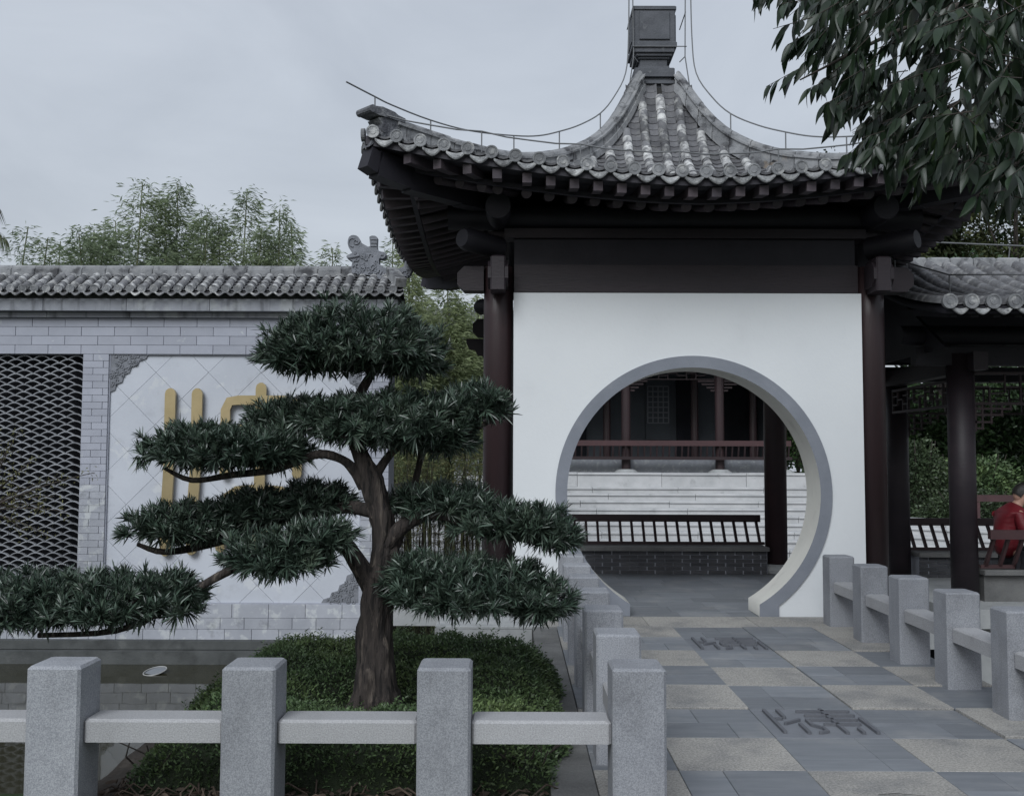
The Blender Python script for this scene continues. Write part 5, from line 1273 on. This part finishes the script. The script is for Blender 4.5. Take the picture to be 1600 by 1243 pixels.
# ============================================================ OVERHANGING BRANCHES, TOP RIGHT
ov = thing('overhanging_tree', 'dark glossy-leaved tree whose branches hang over the top right corner', 'tree', (6.2, 5.2, -.03))
MB().tube([(6.2, 5.2, -.05), (6.1, 5.2, 1.6), (5.9, 5.3, 3.2), (5.6, 5.3, 4.6)], [.2, .17, .14, .1], 16, wob=.15).build('trunk', m_bark, ov)
poly = [(1160, -40), (1240, 55), (1238, 128), (1250, 150), (1300, 150), (1322, 185), (1350, 180), (1342, 235), (1352, 262), (1400, 262), (1450, 285), (1500, 262), (1520, 300), (1560, 318), (1640, 330), (1640, -40)]
def inside(x, y):
    c = False
    for i in range(len(poly)):
        (x1, y1), (x2, y2) = poly[i], poly[i-1]
        if (y1 > y) != (y2 > y) and x < (x2-x1)*(y-y1)/(y2-y1)+x1: c = not c
    return c
stubs = []
for (u0, v0, u1, v1, Y) in ((1640, -60, 1265, 60, 5.6), (1640, -20, 1250, 125, 5.3), (1660, 60, 1335, 170, 5.5), (1660, 120, 1360, 230, 5.9), (1680, 180, 1460, 262, 5.4), (1680, 240, 1540, 290, 5.0), (1620, -80, 1190, -25, 5.8), (1700, 40, 1520, 90, 4.6)):
    a, b_ = at(u0, v0, Y+.3), at(u1, v1, Y); s0 = Vector((5.65, 5.3, 4.4)); md = (a+b_)/2+Vector((0, 0, .08))
    pts, rad = smooth([s0, a, md, b_], [.04, .025, .014, .004], 6)
    MB().tube(pts, rad, 8).build('branch', m_twig, ov); stubs += [(p, pts[-1]) for p in pts[7:]]
LP, LD, LL = [], [], []; rr = random.Random(21); tries = 0; mbt = MB()
while len(LP) < 3000 and tries < 60000:
    tries += 1; u, v = rr.uniform(1150, 1650), rr.uniform(-60, 330)
    if not inside(u, v): continue
    dens = .24+.76*min(1, max(0, (u-1230)/160)); 
    if rr.random() > dens: continue
    Y = rr.uniform(4.7, 6.3) if u < 1480 else rr.uniform(3.9, 6.4)
    p = at(u, v-14, Y); side = -1 if u < 1500 else rr.choice([-1, 1]); ax = Vector((side*rr.uniform(.3, 1), rr.gauss(0, .4), rr.uniform(-.75, -.1))).normalized()
    l_ = rr.uniform(.1, .2); mbt.tube([p-ax*.06, p, p+ax*l_], [.003, .003, .0015], 4)
    for q in range(rr.randint(5, 8)):
        b_ = p+ax*(l_*q/7); s2 = Vector((rr.gauss(0, .45), rr.gauss(0, .6), -1)).normalized()
        d = (ax*rr.uniform(.1, .8)+s2*rr.uniform(.6, 1.1)).normalized(); LP.append(b_); LD.append(d); LL.append(rr.uniform(.10, .155))
LP, LD, LL = np.array(LP), np.array(LD), np.array(LL)
order = np.argsort(LP[:, 1]); 
def big_leaf_mesh():
    V, fs = [], []; n_ = 7
    for i in range(n_+1):
        t_ = i/n_; w_ = .16*math.sin(PI*min(1, t_**.8*.98+.02))**.9*(1-.25*t_); dz = -.16*t_*t_
        V += [(-w_, t_, dz+w_*.28), (0, t_, dz), (w_, t_, dz+w_*.28)]
    for i in range(n_): a = i*3; fs += [(a, a+1, a+4, a+3), (a+1, a+2, a+5, a+4)]
    return V, fs
bv, bf = big_leaf_mesh(); big_me = MB().add(bv, bf, True).mesh('leaf', m_big)
fol = MB(); BV = np.array(bv)
VV, FF = [], []
cnt = 0
for k_, i in enumerate(order):
    y = Vector(LD[i]); x = y.cross(Vector((rr.gauss(0, .5), rr.gauss(-.4, .6), 1))).normalized(); z = x.cross(y); s_ = LL[i]
    if k_ < 300: inst('leaf', big_me, axes(LP[i], x*s_, y*s_, z*s_), ov)
    else:
        Rm = np.array([list(x), list(y), list(z)])*s_; VV.append(BV@Rm+LP[i]-np.array(ORG[ov])); FF.append(np.array(bf)+cnt*len(bv)); cnt += 1
tag(link('foliage', np_mesh('foliage', np.concatenate(VV), [np.concatenate(FF)], m_big, True), ov), kind='stuff')
mbt.build('twigs', m_twig, ov, kind='stuff')

# ============================================================ PERSON ON THE CORRIDOR BENCH
pe = thing('person', 'person in a red padded jacket bowed over a phone on the corridor bench', 'person', (5.56, 11.36, .35))
def skin(name, vs, es, rs, mt, parent, sub=2, root=0):
    me = bpy.data.meshes.new(name); o_ = ORG[parent]; me.from_pydata([tuple(Vector(v)-o_) for v in vs], es, [])
    me.materials.append(mt); o = link(name, me, parent)
    md = o.modifiers.new('skin', 'SKIN'); md.use_smooth_shade = True
    for i, r_ in enumerate(rs):
        sv = me.skin_vertices[0].data[i]; sv.radius = (r_, r_) if not hasattr(r_, '__len__') else r_; sv.use_root = (i == root)
    s_ = o.modifiers.new('sub', 'SUBSURF'); s_.levels = sub; s_.render_levels = sub
    return o
hx, hy, hz_ = 5.60, 11.36, .46
vs = [(hx, hy, hz_), (hx-.03, hy, .66), (hx+.0, hy, .86), (hx+.06, hy, 1.0), (hx+.10, hy, 1.06), (hx+.15, hy-.01, 1.11), (hx+.16, hy-.01, 1.20),
      (hx+.05, hy-.17, .96), (hx+.06, hy-.24, .74), (hx+.24, hy-.14, .88), (hx+.30, hy-.07, .96),
      (hx+.05, hy+.17, .96), (hx+.06, hy+.24, .74), (hx+.24, hy+.14, .88), (hx+.30, hy+.06, .96),
      (hx+.08, hy-.10, .44), (hx+.48, hy-.12, .46), (hx+.46, hy-.12, .10), (hx+.56, hy-.12, .04),
      (hx+.08, hy+.10, .44), (hx+.48, hy+.12, .46), (hx+.46, hy+.12, .10), (hx+.56, hy+.12, .04)]
es = [(0, 1), (1, 2), (2, 3), (3, 4), (4, 5), (5, 6), (3, 7), (7, 8), (8, 9), (9, 10), (3, 11), (11, 12), (12, 13), (13, 14), (0, 15), (15, 16), (16, 17), (17, 18), (0, 19), (19, 20), (20, 21), (21, 22)]
rs = [.105, .10, .11, .08, .05, .07, .08, .045, .036, .032, .028, .045, .036, .032, .028, .065, .05, .045, .035, .08, .06, .045, .035]
skin('body', vs, es, rs, m_skin, pe)
jk = vs[:4]+vs[7:10]+vs[11:14]; jk[0] = (hx, hy, .44)
o = skin('jacket', [jk[0], jk[1], jk[2], (hx+.05, hy, 1.0), jk[4], jk[5], jk[6], jk[7], jk[8], jk[9], (hx+.085, hy, 1.055)], [(0, 1), (1, 2), (2, 3), (3, 4), (4, 5), (5, 6), (3, 7), (7, 8), (8, 9), (3, 10)], [.15, .155, .165, .12, .085, .07, .058, .085, .07, .058, .075], m_red, pe)
tx = bpy.data.textures.new('quilt', 'WOOD'); tx.noise_scale = .08
for z in (.56, .66, .76, .86, .95):
    pass
skin('trousers', [vs[0], vs[15], vs[16], vs[17], vs[19], vs[20], vs[21]], [(0, 1), (1, 2), (2, 3), (0, 4), (4, 5), (5, 6)], [.155, .115, .09, .075, .115, .09, .075], m_trs, pe)
# head: ellipsoid with brow, nose and chin, tilted forward
def head():
    mb = MB(); V = []; nu, nv = 22, 16
    for j in range(nv+1):
        th = PI*j/nv
        for i in range(nu):
            ph = 2*PI*i/nu; x, y, z = math.sin(th)*math.cos(ph), math.sin(th)*math.sin(ph), math.cos(th)
            rx_ = .098 if x > 0 else .10
            X, Yy, Z = x*rx_, y*.076, z*.118
            if z < 0 and x > 0: X *= 1-.12*(-z); Yy *= 1-.3*(-z)
            if abs(Yy) < .018 and x > .7: X += .022*max(0, 1-abs(z+.12)/.22)
            if x > .6 and abs(z-.12) < .14 and .018 < abs(Yy) < .05: X -= .009
            if x > .7 and abs(z+.42) < .06: X += .005
            V.append((X, Yy, Z))
    mb.add(V, [(j*nu+i, (j+1)*nu+i, (j+1)*nu+(i+1) % nu, j*nu+(i+1) % nu) for j in range(nv) for i in range(nu)], True)
    return mb
hc = Vector((hx+.165, hy-.01, 1.185)); HM = Matrix.Translation(hc) @ Matrix.Rotation(R(38), 4, 'Y')
h0 = head(); hd = MB().merge(h0.v, h0.f, HM, True)
for s_ in (-1, 1): 
    e_ = MB().lathe((-.005, s_*.078, -.005), [(.004, -.006), (.018, -.004), (.02, .006), (.006, .008)], 10, axis='y'); hd.merge(e_.v, e_.f, HM)
hd = hd.build('head', m_skin, pe)
for s_ in (-1, 1):
    e_ = MB().lathe((.086, s_*.03, .014), [(.001, -.008), (.009, -.004), (.009, .004), (.001, .008)], 8, axis='y'); MB().merge(e_.v, e_.f, HM).build('eye', m_hair, hd)
hv = MB(); V = []; idx = {}
for i_, (x, y, z) in enumerate(h0.v):
    k_ = 1.10+.03*noise.noise(Vector((x*30, y*30, z*30))); V.append((x*k_-.004, y*k_, z*k_+.004))
hf = [f for f in h0.f if all((h0.v[i_][2] > .045 or (h0.v[i_][0] < .0 and h0.v[i_][2] > -.07)) for i_ in f)]
hv.merge(V, hf, HM, True); hv.build('hair', m_hair, hd)
# hands round the phone
for s_, w_i in ((-1, 10), (1, 14)):
    wv = Vector(vs[w_i]); pv = wv+Vector((.04, -s_*.012, .05)); V = [wv, pv]; es_ = [(0, 1)]; rs_ = [.026, .033]
    for f_ in range(4):
        b0_ = len(V); of = Vector((.018-.014*f_, 0, .022-.016*f_)); tips = [.03, .034, .032, .026][f_]
        V += [pv+of+Vector((.018, -s_*.012, .014)), pv+of+Vector((.030, -s_*.03, .022+tips*.3))]; es_ += [(1, b0_), (b0_, b0_+1)]; rs_ += [.0095, .008]
    b0_ = len(V); V += [pv+Vector((-.02, -s_*.01, .03)), pv+Vector((-.012, -s_*.02, .055))]; es_ += [(1, b0_), (b0_, b0_+1)]; rs_ += [.011, .009]
    skin('hand', V, es_, rs_, m_skin, pe, 1)
ph = thing('phone', 'black phone held up to the face by the person in red', 'phone', (hx+.37, hy, 1.03))
mb = MB().cbox(-.006, .006, -.038, .038, -.075, .075, .004); MB().merge(mb.v, mb.f, Matrix.Translation((hx+.365, hy, 1.035)) @ Matrix.Rotation(R(-25), 4, 'Y')).build('phone_body', m_phone, ph)
